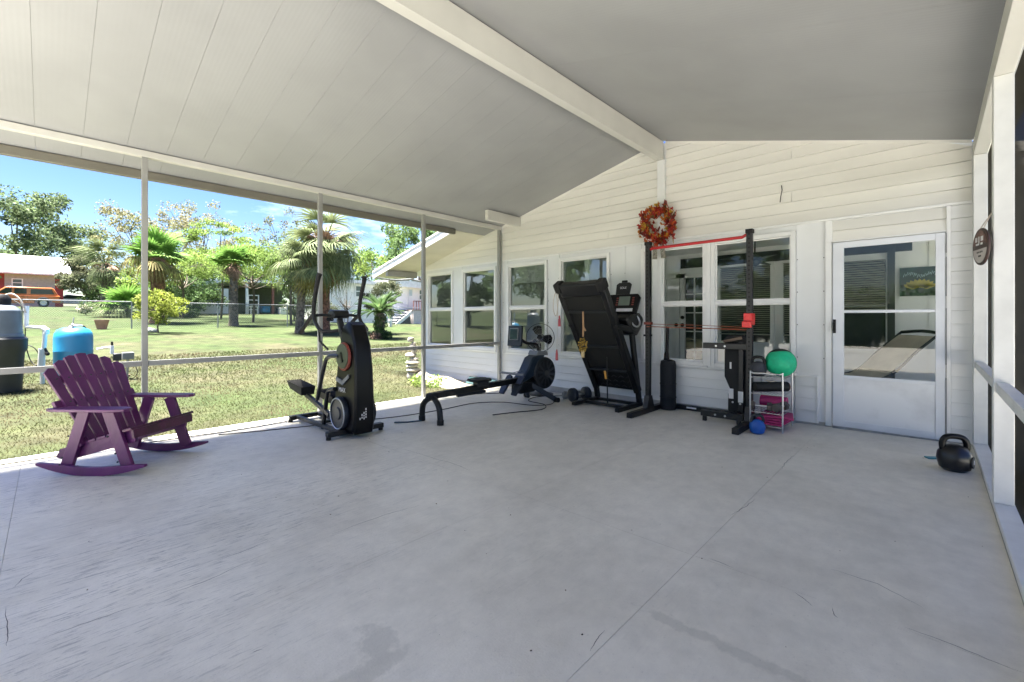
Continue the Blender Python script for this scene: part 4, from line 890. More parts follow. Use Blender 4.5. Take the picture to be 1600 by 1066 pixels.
# wire shelf ---------------------------------------------------------------------
SX0, SX1, SY0, SY1 = -1.455, -1.145, 5.36, 5.80; zs = fz(-1.3)
ws = wthing('wire_shelf', 'chrome wire shelf rack holding exercise gear beside the window', 'shelf', (-1.3, 5.58, zs))
for y, h in ((SY0, .62), (SY1, .62)):
    wb(MB().tube([(SX0, y, zs), (SX0, y, zs + h - .03), (SX0 + .03, y, zs + h), (SX1 - .03, y, zs + h), (SX1, y, zs + h - .03), (SX1, y, zs)], .0085, 8, smooth=3), 'end_frame', 'silver', ws)
SH = (.06, .20, .40, .575)
for z in SH:
    q = MB()
    for k in range(10):
        x = SX0 + .01 + k * (SX1 - SX0 - .02) / 9; q.tube([(x, SY0, zs + z), (x, SY1, zs + z)], .0022, 4)
    for y in (SY0, (SY0 + SY1) / 2, SY1): q.tube([(SX0, y, zs + z - .004), (SX1, y, zs + z - .004)], .004, 5)
    for x in (SX0, SX1): q.tube([(x, SY0, zs + z - .004), (x, SY1, zs + z - .004)], .004, 5)
    wb(q, 'wire_deck', 'silver', ws, kind='stuff')
# gear on it
M['green'] = mat('green_grained_leather', (.006, .50, .24), .5, 0, .08, 30, .35)
bc = Vector((-1.215, 5.60, zs + .575 + .155)); br = .155
ball = wthing('medicine_ball', 'green medicine ball with black top panel resting on the wire shelf', 'ball', bc - Vector((0, 0, br)))
def seg(lo, hi, tilt, r, n=28, m=10):
    q = Euler(tilt).to_matrix(); V = []; F = []
    for i in range(m + 1):
        t = lo + (hi - lo) * i / m
        for j in range(n):
            a = 2 * math.pi * j / n; V.append(bc + q @ Vector((math.sin(t) * math.cos(a) * r, math.sin(t) * math.sin(a) * r, math.cos(t) * r)))
    for i in range(m):
        for j in range(n): F.append((i * n + j, (i + 1) * n + j, (i + 1) * n + (j + 1) % n, i * n + (j + 1) % n))
    return MB().add(V, F)
wb(seg(0, math.pi, (0, 0, 0), br), 'ball_skin', 'green', ball); wb(seg(0.001, .80, (R(-12), R(-8), 0), br + .0015), 'top_panel', 'rubber', ball)
sm_ = MB()
for k in range(3):
    q = Euler((0, R(-14), R(60 * k))).to_matrix(); sm_.tube([bc + q @ Vector((math.sin(t) * (br + .0005), 0, math.cos(t) * (br + .0005))) for t in np.linspace(.62, 2.6, 16)], .0016, 4)
wb(sm_, 'seam', 'rubber', ball, kind='stuff')
def kettlebell(p, r, m, hm, label, name='kettlebell', rz=0, hh=.6, hw=.62):
    t = thing(name, label, 'kettlebell', p, rz)
    MB().lathe([(r * .60, 0), (r * .86, r * .2), (r, r * .85), (r * .94, r * 1.3), (r * .66, r * 1.72), (r * .25, r * 1.9)], (0, 0, 0), 28).build('bell', m, t)
    w = r * hw; MB().tube([(-w * 1.05, 0, r * 1.4), (-w * 1.15, 0, r * 1.95), (-w * .8, 0, r * (2.2 + .3 * hh)), (0, 0, r * (2.27 + .35 * hh)), (w * .8, 0, r * (2.2 + .3 * hh)), (w * 1.15, 0, r * 1.95), (w * 1.05, 0, r * 1.4)], r * .2, 12, smooth=5).build('handle', hm, t)
    return t
kettlebell((-1.405, 5.47, zs + .58), .085, mat('charcoal_rubber', (.035, .037, .045), .6), 'rubber', 'charcoal kettlebell sitting at the front of the top wire shelf')
fr_ = thing('foam_roller', 'black foam roller with orange core lying on the second wire shelf', 'roller', (-1.30, 5.56, zs + .402)); 
MB().cyl((-.14, -.1, .055), (.12, .16, .055), .055, 22).build('roller', 'rubber', fr_); MB().torus((.123, .163, .055), .042, .009, (.26, .26, 0), 20, 6).build('core', 'orange', fr_)
wt = thing('coiled_cable', 'pale coiled cable lying on top of the black foam roller', 'cable', (-1.30, 5.5, zs + .515)); MB().tube([(-.05, .0, .02), (0, .03, .006), (.05, .01, .012), (.02, -.03, .014), (-.04, -.02, .02), (.0, .02, .02), (.06, .04, .01)], .004, 5, smooth=4).build('cable', 'rope', wt)
M['hexgrey'] = mat('worn_grey_brown_iron', (.12, .105, .095), .5, .3, .2, 12)
dumbbell((-1.37, 5.44, zs + .203), R(10), .22, .05, 'hexgrey', 'grey hex dumbbell at the front left of the third wire shelf', None)
dumbbell((-1.20, 5.53, zs + .203), R(80), .24, .052, 'hexgrey', 'grey brown dumbbell pointing backwards on the third wire shelf', None)
M['pink'] = mat('magenta_pink_foam', (.52, .035, .17), .6, 0, .12, 8)
pk1 = thing('pink_mat_roll', 'pink folded yoga mat roll on the third wire shelf behind the dumbbells', 'yoga mat', (-1.30, 5.68, zs + .203)); MB().tube([(-.13, 0, .07), (.13, 0, .07)], .068, 20).tube([(-.135, 0, .07), (.135, 0, .07)], .02, 8).build('roll', 'pink', pk1)
for k in range(4):
    t = thing('folded_mat', ['lowest pink folded mat on the bottom wire shelf', 'second pink folded mat from the bottom of the shelf stack', 'third pink folded mat in the bottom shelf stack', 'topmost pink folded mat on the bottom shelf, jutting out to the right'][k], 'yoga mat', (-1.29 + .01 * k + (.03 if k == 3 else 0), 5.57, zs + .063 + k * .027), R(-3 + 5 * k), 'pink mats on the bottom shelf')
    sheet([(-.14, .023), (-.05, .026), (.05, .022), (.14, .025 - .004 * k)], .36, .022).build('mat', 'pink', t, bevel=.006)
kettlebell((-1.345, 5.20, fz(-1.33)), .078, mat('cobalt_blue_vinyl', (.012, .10, .42), .38), 'darkgrey', 'cobalt blue kettlebell standing on the floor before the wire shelf', rz=R(30))
bk = kettlebell((.13, 4.95, .0), .108, mat('black_vinyl_shell', (.008, .008, .010), .3), 'blackgloss', 'large black kettlebell on the floor at the foot of the right screen wall', rz=R(20), hw=.60)
mb = MB().lathe([(.001, 0), (.045, 0), (.045, .006), (.001, .007)], (.086, -.054, .085), 20, (.85, -.55, 0)); mb.build('round_badge', 'darkgrey', bk)
t8 = text('8', .05, (0, 0, 0), (0, 0, 0), 'wlabel', bk); t8.location = (.093, -.059, .085); t8.rotation_euler = (R(90), 0, R(57))
ts = thing('teal_wedge', 'small flat teal strip lying by the door corner behind the kettlebell', 'strip', (.03, 5.25, .001), R(35)); MB().box((0, 0, .006), (.16, .05, .012)).build('strip', mat('teal_plastic', (.06, .28, .32), .5), ts, bevel=.002)

# wreath ---------------------------------------------------------------------------
wc = Vector((-2.79, 5.93, 2.515))
wr = wthing('autumn_wreath', 'autumn wreath of red, orange and yellow maple leaves hanging above the rack post', 'wreath', wc)
wb(MB().torus(wc + Vector((0, .02, 0)), .20, .022, (0, 1, 0), 30, 8), 'ring', 'wood', wr)
def mleaf(s):
    pts = []
    for k in range(11):
        a = math.pi / 2 + k * 2 * math.pi / 11 + .0; r = (1, .35, .78, .33, .62, .2, .2, .2, .62, .33, .78)[k]; pts.append((math.cos(a) * r * s, math.sin(a) * r * s, .12 * s * (k % 2)))
    return MB().add([(0, 0, 0)] + pts, [(0, k + 1, (k + 1) % 11 + 1) for k in range(11)])
cols = [((.45, .02, .01), 6), ((.60, .075, .01), 4), ((.66, .22, .02), 3), ((.68, .40, .04), 3), ((.20, .02, .015), 4), ((.16, .09, .02), 1)]
LM = []
for c_, w in cols:
    mm_ = mat('leaf_%d' % len(LM), c_, .6, 0, .25, 14, trans=.2)
    o = mleaf(.055).build('maple_leaf', mm_, wr, sm=0, fix=False); LM.append(o); o.location = (random.uniform(-.2, .2), -.02, .1)
for k in range(290):
    a = random.random() * 6.283; rr = .200 + random.gauss(0, .052); src = random.choices(LM, [w for _, w in cols])[0]
    c = src.copy(); COL.objects.link(c); c.parent = wr; s = random.uniform(.75, 1.45); c.scale = (s, s, s)
    c.location = (math.cos(a) * rr, -.02 - random.random() * .055, math.sin(a) * rr * 1.05)
    c.rotation_euler = (R(90) + random.gauss(0, .5), random.gauss(0, .6), random.random() * 6.28)
for i, o in enumerate(LM): a = i * 1.05; o.location = (math.cos(a) * .2, -.06, math.sin(a) * .2); o.rotation_euler = (R(90), .3, a)
M['burlap'] = mat('checked_grey_ribbon', (.4, .37, .31), .8, 0, .4, 60)
for s in (-1, 1): wb(MB().prism([(-.03, 0), (.03, 0), (.05 + s * .02, -.26), (-.02 + s * .02, -.25)], wc + Vector((s * .045, -.01, -.22)), (1, 0, 0), (0, 0, 1), (0, -.004, 0)), 'ribbon_tail', 'burlap', wr)

# small wall things ------------------------------------------------------------------
hk = onY(1221, 290, 6.035)
wh = wthing('wall_wire', 'short bent black wire sticking out of the gable siding', 'wire', hk); wb(MB().tube([hk, hk + Vector((.01, -.015, -.06)), hk + Vector((-.005, -.01, -.13)), hk + Vector((-.012, -.012, -.20))], .005, 6), 'wire', 'rubber', wh)
# oval wooden sign on the right post
sgc = Vector((.262, 4.17, 1.665)); sg = wthing('round_sign', 'round brown and white wooden sign hanging from the right screen post', 'sign', sgc)
nx = Vector((-.97, -.24, 0)).normalized(); sgc2 = sgc + nx * .03
wb(MB().lathe([(.118, -.005), (.12, 0), (.118, .006), (.001, .006)], sgc2, 36, nx), 'board', mat('dark_brown_rim', (.05, .025, .02), .5), sg)
ux = Vector((-nx.y, nx.x, 0)); ux = -ux if ux.x < 0 else ux; uz = Vector((0, 0, 1))
def half(a0, a1, r): return [(r * math.cos(a0 + (a1 - a0) * k / 16), r * math.sin(a0 + (a1 - a0) * k / 16)) for k in range(17)]
wb(MB().prism(half(R(8), R(172), .104), sgc2 + nx * .0065, ux, uz, nx * .002), 'upper_field', mat('red_brown_print', (.22, .10, .07), .5, 0, .4, 25), sg)
wb(MB().prism(half(R(188), R(352), .104), sgc2 + nx * .0065, ux, uz, nx * .002), 'lower_field', mat('pale_grey_print', (.5, .45, .43), .5), sg)
q = MB()
for (a, b, w, h) in ((-.05, .05, .03, .03), (-.01, .045, .016, .045), (.035, .05, .035, .03), (-.03, .018, .05, .012), (.03, .018, .03, .014)): q.prism([(a - w / 2, b - h / 2), (a + w / 2, b - h / 2), (a + w / 2, b + h / 2), (a - w / 2, b + h / 2)], sgc2 + nx * .0088, ux, uz, nx * .001)
wb(q, 'marks', 'wlabel', sg, kind='stuff')
q = MB()
for k, (b, w) in enumerate(((-.035, .07), (-.06, .035))): 
    for j in range(4): a = -w / 2 + j * w / 3; q.prism([(a - w / 10, b - .005), (a + w / 10, b - .005), (a + w / 10, b + .006), (a - w / 10, b + .006)], sgc2 + nx * .0088, ux, uz, nx * .001)
wb(q, 'marks', 'indark', sg, kind='stuff')
wb(MB().tube([sgc2 + uz * .115 - ux * .03, Vector((.275, 4.13, 1.87)), sgc2 + uz * .115 + ux * .03], .003, 5), 'twine', 'rope', sg)
# cables on the floor ------------------------------------------------------------------
def cable(name, label, pts, r=.005, m='rubber'):
    P = [Vector((x, y, fz(x) + r + .001)) for x, y in pts]; o = wthing(name, label, 'cable', P[0]); wb(MB().tube(P, r, 6, smooth=6), 'cable', m, o); return o
cable('power_cable', 'long black cable running along the lawn edge of the porch floor', [(-5.93, -.4), (-5.90, .3), (-5.86, 1.0), (-5.80, 1.6), (-5.90, 2.5), (-5.93, 3.5), (-5.85, 4.4), (-5.6, 5.0), (-5.3, 5.4)])
cable('power_cable', 'thin black cord from the elliptical towards the rowing machine', [(-5.7, 1.3), (-5.5, 1.75), (-5.2, 2.6), (-5.0, 3.2), (-4.95, 3.8), (-4.98, 4.4), (-4.7, 4.75), (-4.2, 4.85), (-4.05, 5.1), (-4.3, 5.5)])
cable('power_cable', 'black cord looping under the front of the rowing machine', [(-4.15, 4.0), (-4.05, 4.3), (-3.9, 4.7), (-4.1, 5.0), (-4.5, 5.1), (-4.6, 5.5), (-4.2, 5.9), (-3.8, 5.92)], .006)
hs_ = thing('floor_strap', 'flat dark blue strap lying on the floor before the rowing machine', 'strap', (-4.62, 3.02, fz(-4.6)), R(60)); MB().prism([(-.16, .03), (.0, .0), (.17, .035), (.16, .06), (0, .03), (-.15, .06)], (0, 0, .002), (1, 0, 0), (0, 1, 0), (0, 0, .012)).build('strap', mat('dark_teal_strap', (.01, .05, .09), .5), hs_)
# loose screws heads along white sheets
q = MB()
for x in (-6.14, -5.985, -4.87, -4.645, -3.62, -3.38, -1.14, -.885, -.815):
    for z in np.arange(.75, 2.2, .38): q.cyl((x, 6.050, z), (x, 6.0465, z), .006, 6)
q.build('screw_heads', 'indark', house, kind='stuff')
# ================================================================ YARD AND BEYOND
def leafmat(name, a, b, isl=.4, tr=.42): return mat(name, a, .7, 0, .2, .45, col2=b, trans=tr, island=isl, spec=.25, lo=.35, hi=.65)
M['lf_green'] = leafmat('mid_green_leaves', (.11, .17, .06), (.06, .11, .04))
M['lf_oak'] = leafmat('grey_green_oak_leaves', (.13, .17, .085), (.07, .11, .05))
M['lf_dark'] = leafmat('dark_green_leaves', (.07, .12, .045), (.045, .085, .03))
M['lf_lime'] = leafmat('lime_green_leaves', (.20, .27, .06), (.12, .19, .05))
M['lf_yel'] = leafmat('yellow_green_leaves', (.24, .27, .045), (.15, .20, .04))
M['lf_brown'] = leafmat('dry_tan_leaves', (.20, .18, .10), (.12, .14, .06))
M['lf_grey'] = leafmat('grey_green_leaves', (.13, .16, .09), (.10, .10, .06))
M['frond_g'] = mat('palm_leaf_green', (.15, .27, .06), .75, 0, .2, 1.5, col2=(.09, .19, .045), trans=.25, spec=.15, island=.3)
M['frond_s'] = mat('palm_leaf_grey_green', (.16, .19, .09), .75, 0, .2, 1.5, col2=(.11, .145, .07), trans=.25, spec=.15, island=.35)
M['frond_y'] = mat('palm_leaf_yellowing', (.24, .20, .08), .75, 0, .2, 1.5, col2=(.20, .19, .07), trans=.2, spec=.15, island=.35)
M['frond_d'] = mat('dead_palm_leaf', (.27, .17, .115), .8, 0, .2, 2, col2=(.17, .10, .07), island=.3)

def leaves(cent, rad, n, s, flat=.7):
    """n leaf quads spread through clumps: cent (k,3), rad (k,)"""
    k = rng.integers(0, len(cent), n); d = rng.normal(size=(n, 3)); d /= np.linalg.norm(d, axis=1)[:, None]
    r = rad[k] * rng.random(n) ** .45; p = cent[k] + d * r[:, None] * np.array([1, 1, flat])
    u = rng.normal(size=(n, 3)); u /= np.linalg.norm(u, axis=1)[:, None]; v = np.cross(u, rng.normal(size=(n, 3))); v /= np.linalg.norm(v, axis=1)[:, None]
    ss = s * (.6 + .8 * rng.random(n))[:, None]
    V = np.empty((n, 4, 3)); V[:, 0] = p - u * ss; V[:, 1] = p + v * ss * .5; V[:, 2] = p + u * ss; V[:, 3] = p - v * ss * .5
    return V
def leafobj(V, name, m, parent):
    n = len(V); me = bpy.data.meshes.new(name); me.vertices.add(n * 4); me.vertices.foreach_set('co', V.reshape(-1)); me.loops.add(n * 4); me.loops.foreach_set('vertex_index', np.arange(n * 4)); me.polygons.add(n)
    me.polygons.foreach_set('loop_start', np.arange(n) * 4); me.update(calc_edges=True); me.materials.append(M[m]); o = bpy.data.objects.new(name, me); COL.objects.link(o); o.parent = parent; return o
def tree(name, label, cat, p, H, W_, leafm, n=6000, s=.12, clumps=26, cb=.35, tr=.16, bark='bark', group=None, lean=(0, 0), rad=.28, seed=1, gap=1, zf=.75, limbs=7):
    """H total height, W_ crown width, cb crown base as a share of H"""
    rs = random.Random(seed); t = thing(name, label, cat, p, 0, group)
    tk = MB(); top = Vector((lean[0], lean[1], H * (cb + .25)))
    tk.tube([(0, 0, -.2), (lean[0] * .2 + rs.uniform(-.1, .1), rs.uniform(-.1, .1), H * cb * .5), (lean[0] * .6, lean[1] * .6, H * cb), top], [tr, tr * .8, tr * .65, tr * .3], 8, smooth=3)
    C = []; Rd = []
    cz = H * (cb + 1) / 2; rz = H * (1 - cb) / 2
    for k in range(clumps):
        while True:
            x, y, z = rs.uniform(-1, 1), rs.uniform(-1, 1), rs.uniform(-1, 1)
            q = x * x + y * y + z * z
            if .12 * gap < q < 1: break
        C.append((lean[0] + x * W_ / 2, lean[1] + y * W_ / 2, cz + z * rz)); Rd.append(rad * W_ / 2 * rs.uniform(.6, 1.25))
    for k in range(min(limbs, clumps)):
        c = Vector(C[k]); st_ = Vector((lean[0] * .6, lean[1] * .6, H * cb * rs.uniform(.8, 1.1)))
        mid = st_.lerp(c, .5) + Vector((rs.uniform(-.1, .1) * W_ * .5, rs.uniform(-.1, .1) * W_ * .5, -.05 * H)); tk.tube([st_, mid, c], [tr * .45, tr * .28, tr * .08], 6, smooth=3)
    tk.build('trunk', bark, t, fix=False)
    leafobj(leaves(np.array(C), np.array(Rd), n, s, zf), 'crown', leafm, t); return t
def fan_leaf(pet, L_, n, spread, droop, m, w=.035, name='frond', fold=.25):
    """a fan palm leaf pointing along +X from the crown centre"""
    mb = MB(); mb.tube([(0, 0, 0), (pet * .5, 0, pet * .08), (pet, 0, 0)], [.025, .018, .012], 5)
    for k in range(n):
        a = (k / (n - 1) - .5) * spread; d = Vector((math.cos(a), math.sin(a), 0)); l = L_ * (1 - .25 * abs(a) / (spread / 2)) * random.uniform(.9, 1.05)
        sdv = Vector((-math.sin(a), math.cos(a), 0)); pts = []
        for j, t in enumerate((0, .35, .7, 1.0)):
            p = Vector((pet, 0, 0)) + d * l * t * (1 - droop * .25 * t) + Vector((0, 0, -droop * l * t * t * t + fold * .1 * (k % 2)))
            ww = w * (.35, 1, .7, .08)[j]; pts.append((p - sdv * ww, p + sdv * ww + Vector((0, 0, .3 * ww))))
        o = len(mb.v)
        for a_, b_ in pts: mb.v += [tuple(a_), tuple(b_)]
        for j in range(3): mb.f.append((o + 2 * j, o + 2 * j + 1, o + 2 * j + 3, o + 2 * j + 2))
    me = bpy.data.meshes.new(name); me.from_pydata(mb.v, [], mb.f); me.materials.append(M[m]); return me
def put(me, name, parent, loc, rot, s=1):
    o = bpy.data.objects.new(name, me); COL.objects.link(o); o.parent = parent; o.location = loc; o.rotation_euler = rot; o.scale = (s, s, s); return o
def palm(label, p, H, r0, r1, bark, spec, group=None, lean=(0, 0), boots=0, seed=3, name='palm_tree'):
    """spec: list of (mesh list, count, elevation range deg, scale)"""
    rs = random.Random(seed); t = thing(name, label, 'palm tree', p, 0, group)
    top = Vector((lean[0], lean[1], H)); k = 14; pts = []; rr = []
    for i in range(k + 1):
        f = i / k; pts.append((lean[0] * f * f, lean[1] * f * f, -.2 + (H + .2) * f)); rr.append((r0 + (r1 - r0) * f) * (1 + .06 * (i % 2)) + (.25 * r0 * max(0, 1 - f * 8)))
    MB().tube(pts, rr, 14).build('trunk', bark, t, fix=False)
    if boots:
        bt_ = MB()
        for i in range(boots):
            a = i * 2.4; z = H - .1 - i * (H * .45 / boots); c = Vector((lean[0] * (z / H) ** 2, lean[1] * (z / H) ** 2, z)); d = Vector((math.cos(a), math.sin(a), 0))
            bt_.bar(c + d * r1 * .8, c + d * (r1 + .13) + Vector((0, 0, .16)), .07, .02)
        bt_.build('leaf_bases', 'frond_d', t, kind='stuff', fix=False)
    for ms, cnt, (e0, e1), sc_ in spec:
        for i in range(cnt):
            e = R(rs.uniform(e0, e1)); put(rs.choice(ms), 'frond', t, top + Vector((0, 0, rs.uniform(-.15, .1))), (rs.uniform(-.2, .2), -e, i * 2.39996 + rs.uniform(-.3, .3)), sc_ * rs.uniform(.72, 1.15))
    return t
FG = [fan_leaf(.55, .75, 26, 4.2, .18, 'frond_g') for _ in range(2)]
FS = [fan_leaf(p_, l_, 22, s_, d_, 'frond_s', .026) for p_, l_, s_, d_ in ((.8, 1.0, 3.6, .75), (.95, .85, 3.2, .5), (.65, 1.1, 4.0, .9), (.85, .9, 2.8, .35))]
FY = [fan_leaf(.7, 1.0, 20, 3.4, .9, 'frond_y', .026) for _ in range(2)]
FD = [fan_leaf(.45, .75, 11, w_, .35, 'frond_d', .024) for w_ in (1.1, 1.9, 2.6)]

# the two drooping cabbage palms behind the elliptical
p3 = ong(468, 521); p4 = ong(508, 519)
palm('leaning cabbage palm with drooping grey green fronds and smooth tan trunk', p3, 3.45, .19, .15, 'palmbark', [(FS, 16, (0, 65), 1.12), (FS, 16, (-50, 0), 1.1), (FY, 14, (-75, -35), 1.05), (FD, 12, (-85, -50), 1.2)], 'cabbage palms in the yard', lean=(.15, .25), seed=4)
palm('taller cabbage palm with reddish trunk right of the leaning palm', p4, 4.15, .22, .19, 'redbark', [(FS, 22, (0, 60), 1.4), (FS, 26, (-50, 5), 1.5), (FY, 16, (-70, -40), 1.3), (FD, 22, (-88, -50), 1.7), (FD, 16, (20, 80), 1.2)], 'cabbage palms in the yard', boots=14, seed=8)
# fan palms further left
pm = ong(365, 509); palm('short fan palm with upright green fan leaves and grey ringed trunk behind the fence', pm, 3.35, .22, .17, 'palmbark', [(FG, 16, (5, 80), 1.1), (FG, 5, (-10, 20), .9), (FD, 20, (-88, -15), .85)], 'fan palms along the fence', boots=22, seed=12)
pl = atd(247, 23.5); palm('stout fan palm with shaggy brown trunk behind the yellow bush', pl, 3.45, .34, .28, 'redbark', [(FG, 20, (-5, 80), 1.5), (FY, 7, (-35, 5), 1.3), (FD, 26, (-88, -20), 1.15)], 'fan palms along the fence', boots=40, seed=14)
pn = atd(200, 27); palm('low bushy young palm with feathery dark fronds by the fence', pn, .5, .16, .14, 'palmbark', [(FG, 16, (10, 75), 1.5), (FS, 8, (-10, 30), 1.3)], None, seed=18)
pq = atd(165, 30); palm('greyish half dead palm between the oleander and the stout fan palm', pq, 3.3, .26, .2, 'palmbark', [(FS, 12, (0, 70), 1.3), (FD, 16, (-85, 10), 1.0), (FS, 6, (-60, -10), 1.1)], None, boots=12, seed=19)
# cycad
cp = ong(594, 529)
cyd = thing('cycad', 'sago cycad with stout green wrapped trunk and stiff dark fronds on the lawn', 'cycad', cp)
MB().tube([(0, 0, -.1), (0, 0, .15), (0, 0, .45), (.02, 0, .8), (.0, 0, 1.0), (0, 0, 1.12)], [.26, .22, .18, .2, .2, .12], 14, smooth=3).build('trunk', 'palmbark', cyd)
leafobj(leaves(np.array([(0, 0, .55), (.0, 0, .75), (0, 0, .9), (.1, -.1, .35), (.3, .1, .15)]), np.array([.32, .31, .27, .25, .3]), 2600, .045), 'trunk_growth', 'lf_green', cyd)['kind'] = 'stuff'
leafobj(leaves(np.array([(-.2, 0, .1), (.1, -.25, .08)]), np.array([.35, .3]), 500, .05), 'dead_leaves', 'frond_d', cyd)['kind'] = 'stuff'
def feather(L_, n, arch, m, w=.012, ll=.16):
    mb = MB(); P = [Vector((L_ * t * (1 - .12 * t), 0, arch * L_ * (t - 1.5 * t * t))) for t in np.linspace(0, 1, 9)]; mb.tube(P, [.014] * 8 + [.004], 4)
    for k in range(n):
        t = .12 + .86 * k / n; i = min(int(t * 8), 7); c = P[i].lerp(P[i + 1], t * 8 - i)
        for s in (-1, 1):
            e = c + Vector((ll * .45, s * ll * math.sin(math.pi * min(1, t * 1.05)) ** .5, .03)); mb.add([c + Vector((-w, 0, 0)), c + Vector((w, 0, 0)), e], [(0, 1, 2)])
    me = bpy.data.meshes.new('frond'); me.from_pydata(mb.v, [], mb.f); me.materials.append(M[m]); return me
CF = [feather(1.0, 34, .35, 'lf_dark'), feather(.95, 34, .15, 'lf_green')]
for k in range(34):
    e = R(random.uniform(-5, 60)); put(random.choice(CF), 'frond', cyd, (0, 0, 1.1), (0, -e, k * 2.4), random.uniform(1.15, 1.5))
MB().lathe([(.09, 0), (.12, .12), (.10, .28), (.04, .38), (.001, .40)], (0, 0, 1.15), 14).build('cone', mat('tan_orange_cone', (.5, .33, .12), .8, 0, .3, 30), cyd)

# broadleaf trees --------------------------------------------------
tree('oak_tree', 'large rounded green oak rising behind the white roofed block house', 'tree', atd(20, 64), 18.0, 19, 'lf_oak', 26000, .24, 90, .08, .5, seed=5, rad=.22)
tree('oak_tree', 'second dark green tree at the far left behind the block house', 'tree', atd(-90, 70), 15, 16, 'lf_green', 12000, .26, 50, .1, .5, seed=6, rad=.28)
tree('sweetgum_tree', 'tall sparse tree with tan leaves against the sky behind the stout palm', 'tree', atd(235, 33), 8.3, 7.0, 'lf_brown', 6500, .085, 70, .38, .11, seed=21, rad=.17, gap=2, limbs=24)
tree('sweetgum_tree', 'thin half bare tree with tan and lime leaves above the lime tree', 'tree', atd(318, 36), 9.0, 7.5, 'lf_brown', 5000, .08, 56, .40, .10, seed=22, rad=.17, gap=2, limbs=24)
tree('lime_tree', 'airy tree with bright lime sprays high above the short fan palm', 'tree', atd(345, 29), 6.8, 5.0, 'lf_lime', 3800, .07, 20, .55, .07, seed=23, rad=.24, zf=.4, limbs=12)
tree('shade_tree', 'wide spreading lime green tree around the short fan palm', 'tree', atd(395, 27), 4.8, 7.0, 'lf_lime', 15000, .06, 54, .50, .08, seed=24, rad=.24, zf=.45, limbs=16)
tree('shade_tree', 'smaller lime green tree behind the stout palm trunk', 'tree', atd(285, 28), 4.5, 4.6, 'lf_lime', 6000, .065, 30, .48, .09, seed=25, rad=.26, zf=.5, limbs=10)
tree('bare_tree', 'gnarled branching tree left above the drooping palm', 'tree', atd(455, 26), 6.6, 4.2, 'lf_grey', 1500, .07, 26, .58, .08, seed=26, rad=.2, gap=2, limbs=14)
tree('oleander_bush', 'grey green oleander with tan flowers beside the orange truck', 'bush', atd(140, 33), 4.3, 3.4, 'lf_grey', 6500, .09, 30, .25, .10, seed=27, rad=.3, limbs=10)
tree('oleander_bush', 'dark green shrub between the oleander and the young palm', 'bush', atd(172, 34), 3.6, 4.0, 'lf_green', 5000, .09, 26, .12, .1, seed=28, rad=.3)
tree('broadleaf_shrub', 'bright green leafy shrub right behind the stout palm trunk', 'bush', atd(222, 29), 3.1, 3.0, 'lf_lime', 4500, .09, 22, .1, .08, seed=29, rad=.34)
tree('broadleaf_shrub', 'dense green bush left of the white house wall behind the fence', 'bush', atd(300, 33), 2.7, 4.2, 'lf_green', 7000, .08, 30, .02, .08, seed=30, rad=.34)
tree('broadleaf_shrub', 'dark low bush behind the fence between palms', 'bush', atd(283, 29), 2.0, 2.8, 'lf_dark', 4000, .07, 20, .02, .07, seed=31, rad=.36)
tree('broadleaf_shrub', 'silvery shrub between the two cabbage palm trunks', 'bush', atd(487, 27), 2.6, 2.6, 'lf_grey', 4500, .06, 24, .02, .07, seed=32, rad=.34)
tree('broadleaf_shrub', 'green shrub mass left of the leaning palm trunk by the carport', 'bush', atd(459, 30), 3.4, 1.8, 'lf_green', 3500, .06, 24, .15, .07, seed=33, rad=.32)
tree('cedar_bush', 'tall grey green bush with bare stems behind the cycad', 'bush', atd(597, 22), 2.9, 1.7, 'lf_grey', 4200, .05, 22, .25, .06, seed=34, rad=.34)
tree('background_tree', 'green trees above the neighbour roof left of the house eave', 'tree', atd(655, 40), 9.5, 7, 'lf_green', 8000, .14, 34, .2, .25, seed=35, rad=.28)
tree('background_tree', 'lime tinted tree behind the white bungalow between palm and eave', 'tree', atd(605, 40), 7.0, 5.5, 'lf_lime', 5000, .12, 24, .2, .2, seed=36, rad=.3)
tree('background_tree', 'mid green tree seen between the cabbage palm trunks above the bungalow', 'tree', atd(535, 42), 6.8, 7, 'lf_green', 6000, .13, 30, .2, .2, seed=37, rad=.3)
tree('background_tree', 'green tree filling the gap behind the carport roof', 'tree', atd(430, 58), 9, 12, 'lf_green', 8000, .16, 34, .15, .3, seed=38, rad=.28)
tree('background_tree', 'distant green tree behind the lime canopy', 'tree', atd(345, 56), 7.0, 12, 'lf_green', 8000, .17, 34, .15, .3, seed=39, rad=.28)
tree('bare_sapling', 'leafless pale sapling in front of the white bungalow wall', 'tree', atd(542, 26), 2.6, 1.8, 'lf_grey', 60, .04, 22, .45, .04, seed=40, rad=.15, limbs=22)
yp = ong(249, 521)
tree('yellow_shrub', 'small yellow green ornamental tree on the lawn before the fence', 'bush', yp, 1.72, 1.75, 'lf_yel', 3600, .05, 30, .30, .035, seed=41, rad=.30, limbs=12)
# trees and carport seen only in the window reflections, behind the photographer
for k, (x, y, h, w) in enumerate(((-22, -16, 8, 7), (-30, -24, 10, 9), (-16, -24, 9, 8), (-9, -22, 8, 7), (4, -24, 9, 8), (-36, -12, 8, 8), (-24, -8.5, 5, 5), (-31, -4.5, 5, 6))):
    tree('yard_tree', ['broad tree on the lawn behind the photographer', 'tall tree beyond the rear lawn', 'tree beside the rear carport', 'tree at the end of the added rear slab', 'tree right of the added rear slab', 'tree at the far corner of the rear lawn', 'lower round tree left of the carport', 'lower spreading tree near the rear fence line'][k], 'tree', (x, y, gz(x)), h, w, 'lf_green', 2500, .22, 24, .25, .22, seed=50 + k)
cpt = thing('metal_carport', 'arched grey metal carport on posts behind the photographer', 'carport', (-13, -11, gz(-13)))
arc = [(3.0 * math.cos(t), 2.3 + .9 * math.sin(t)) for t in np.linspace(0, math.pi, 15)]
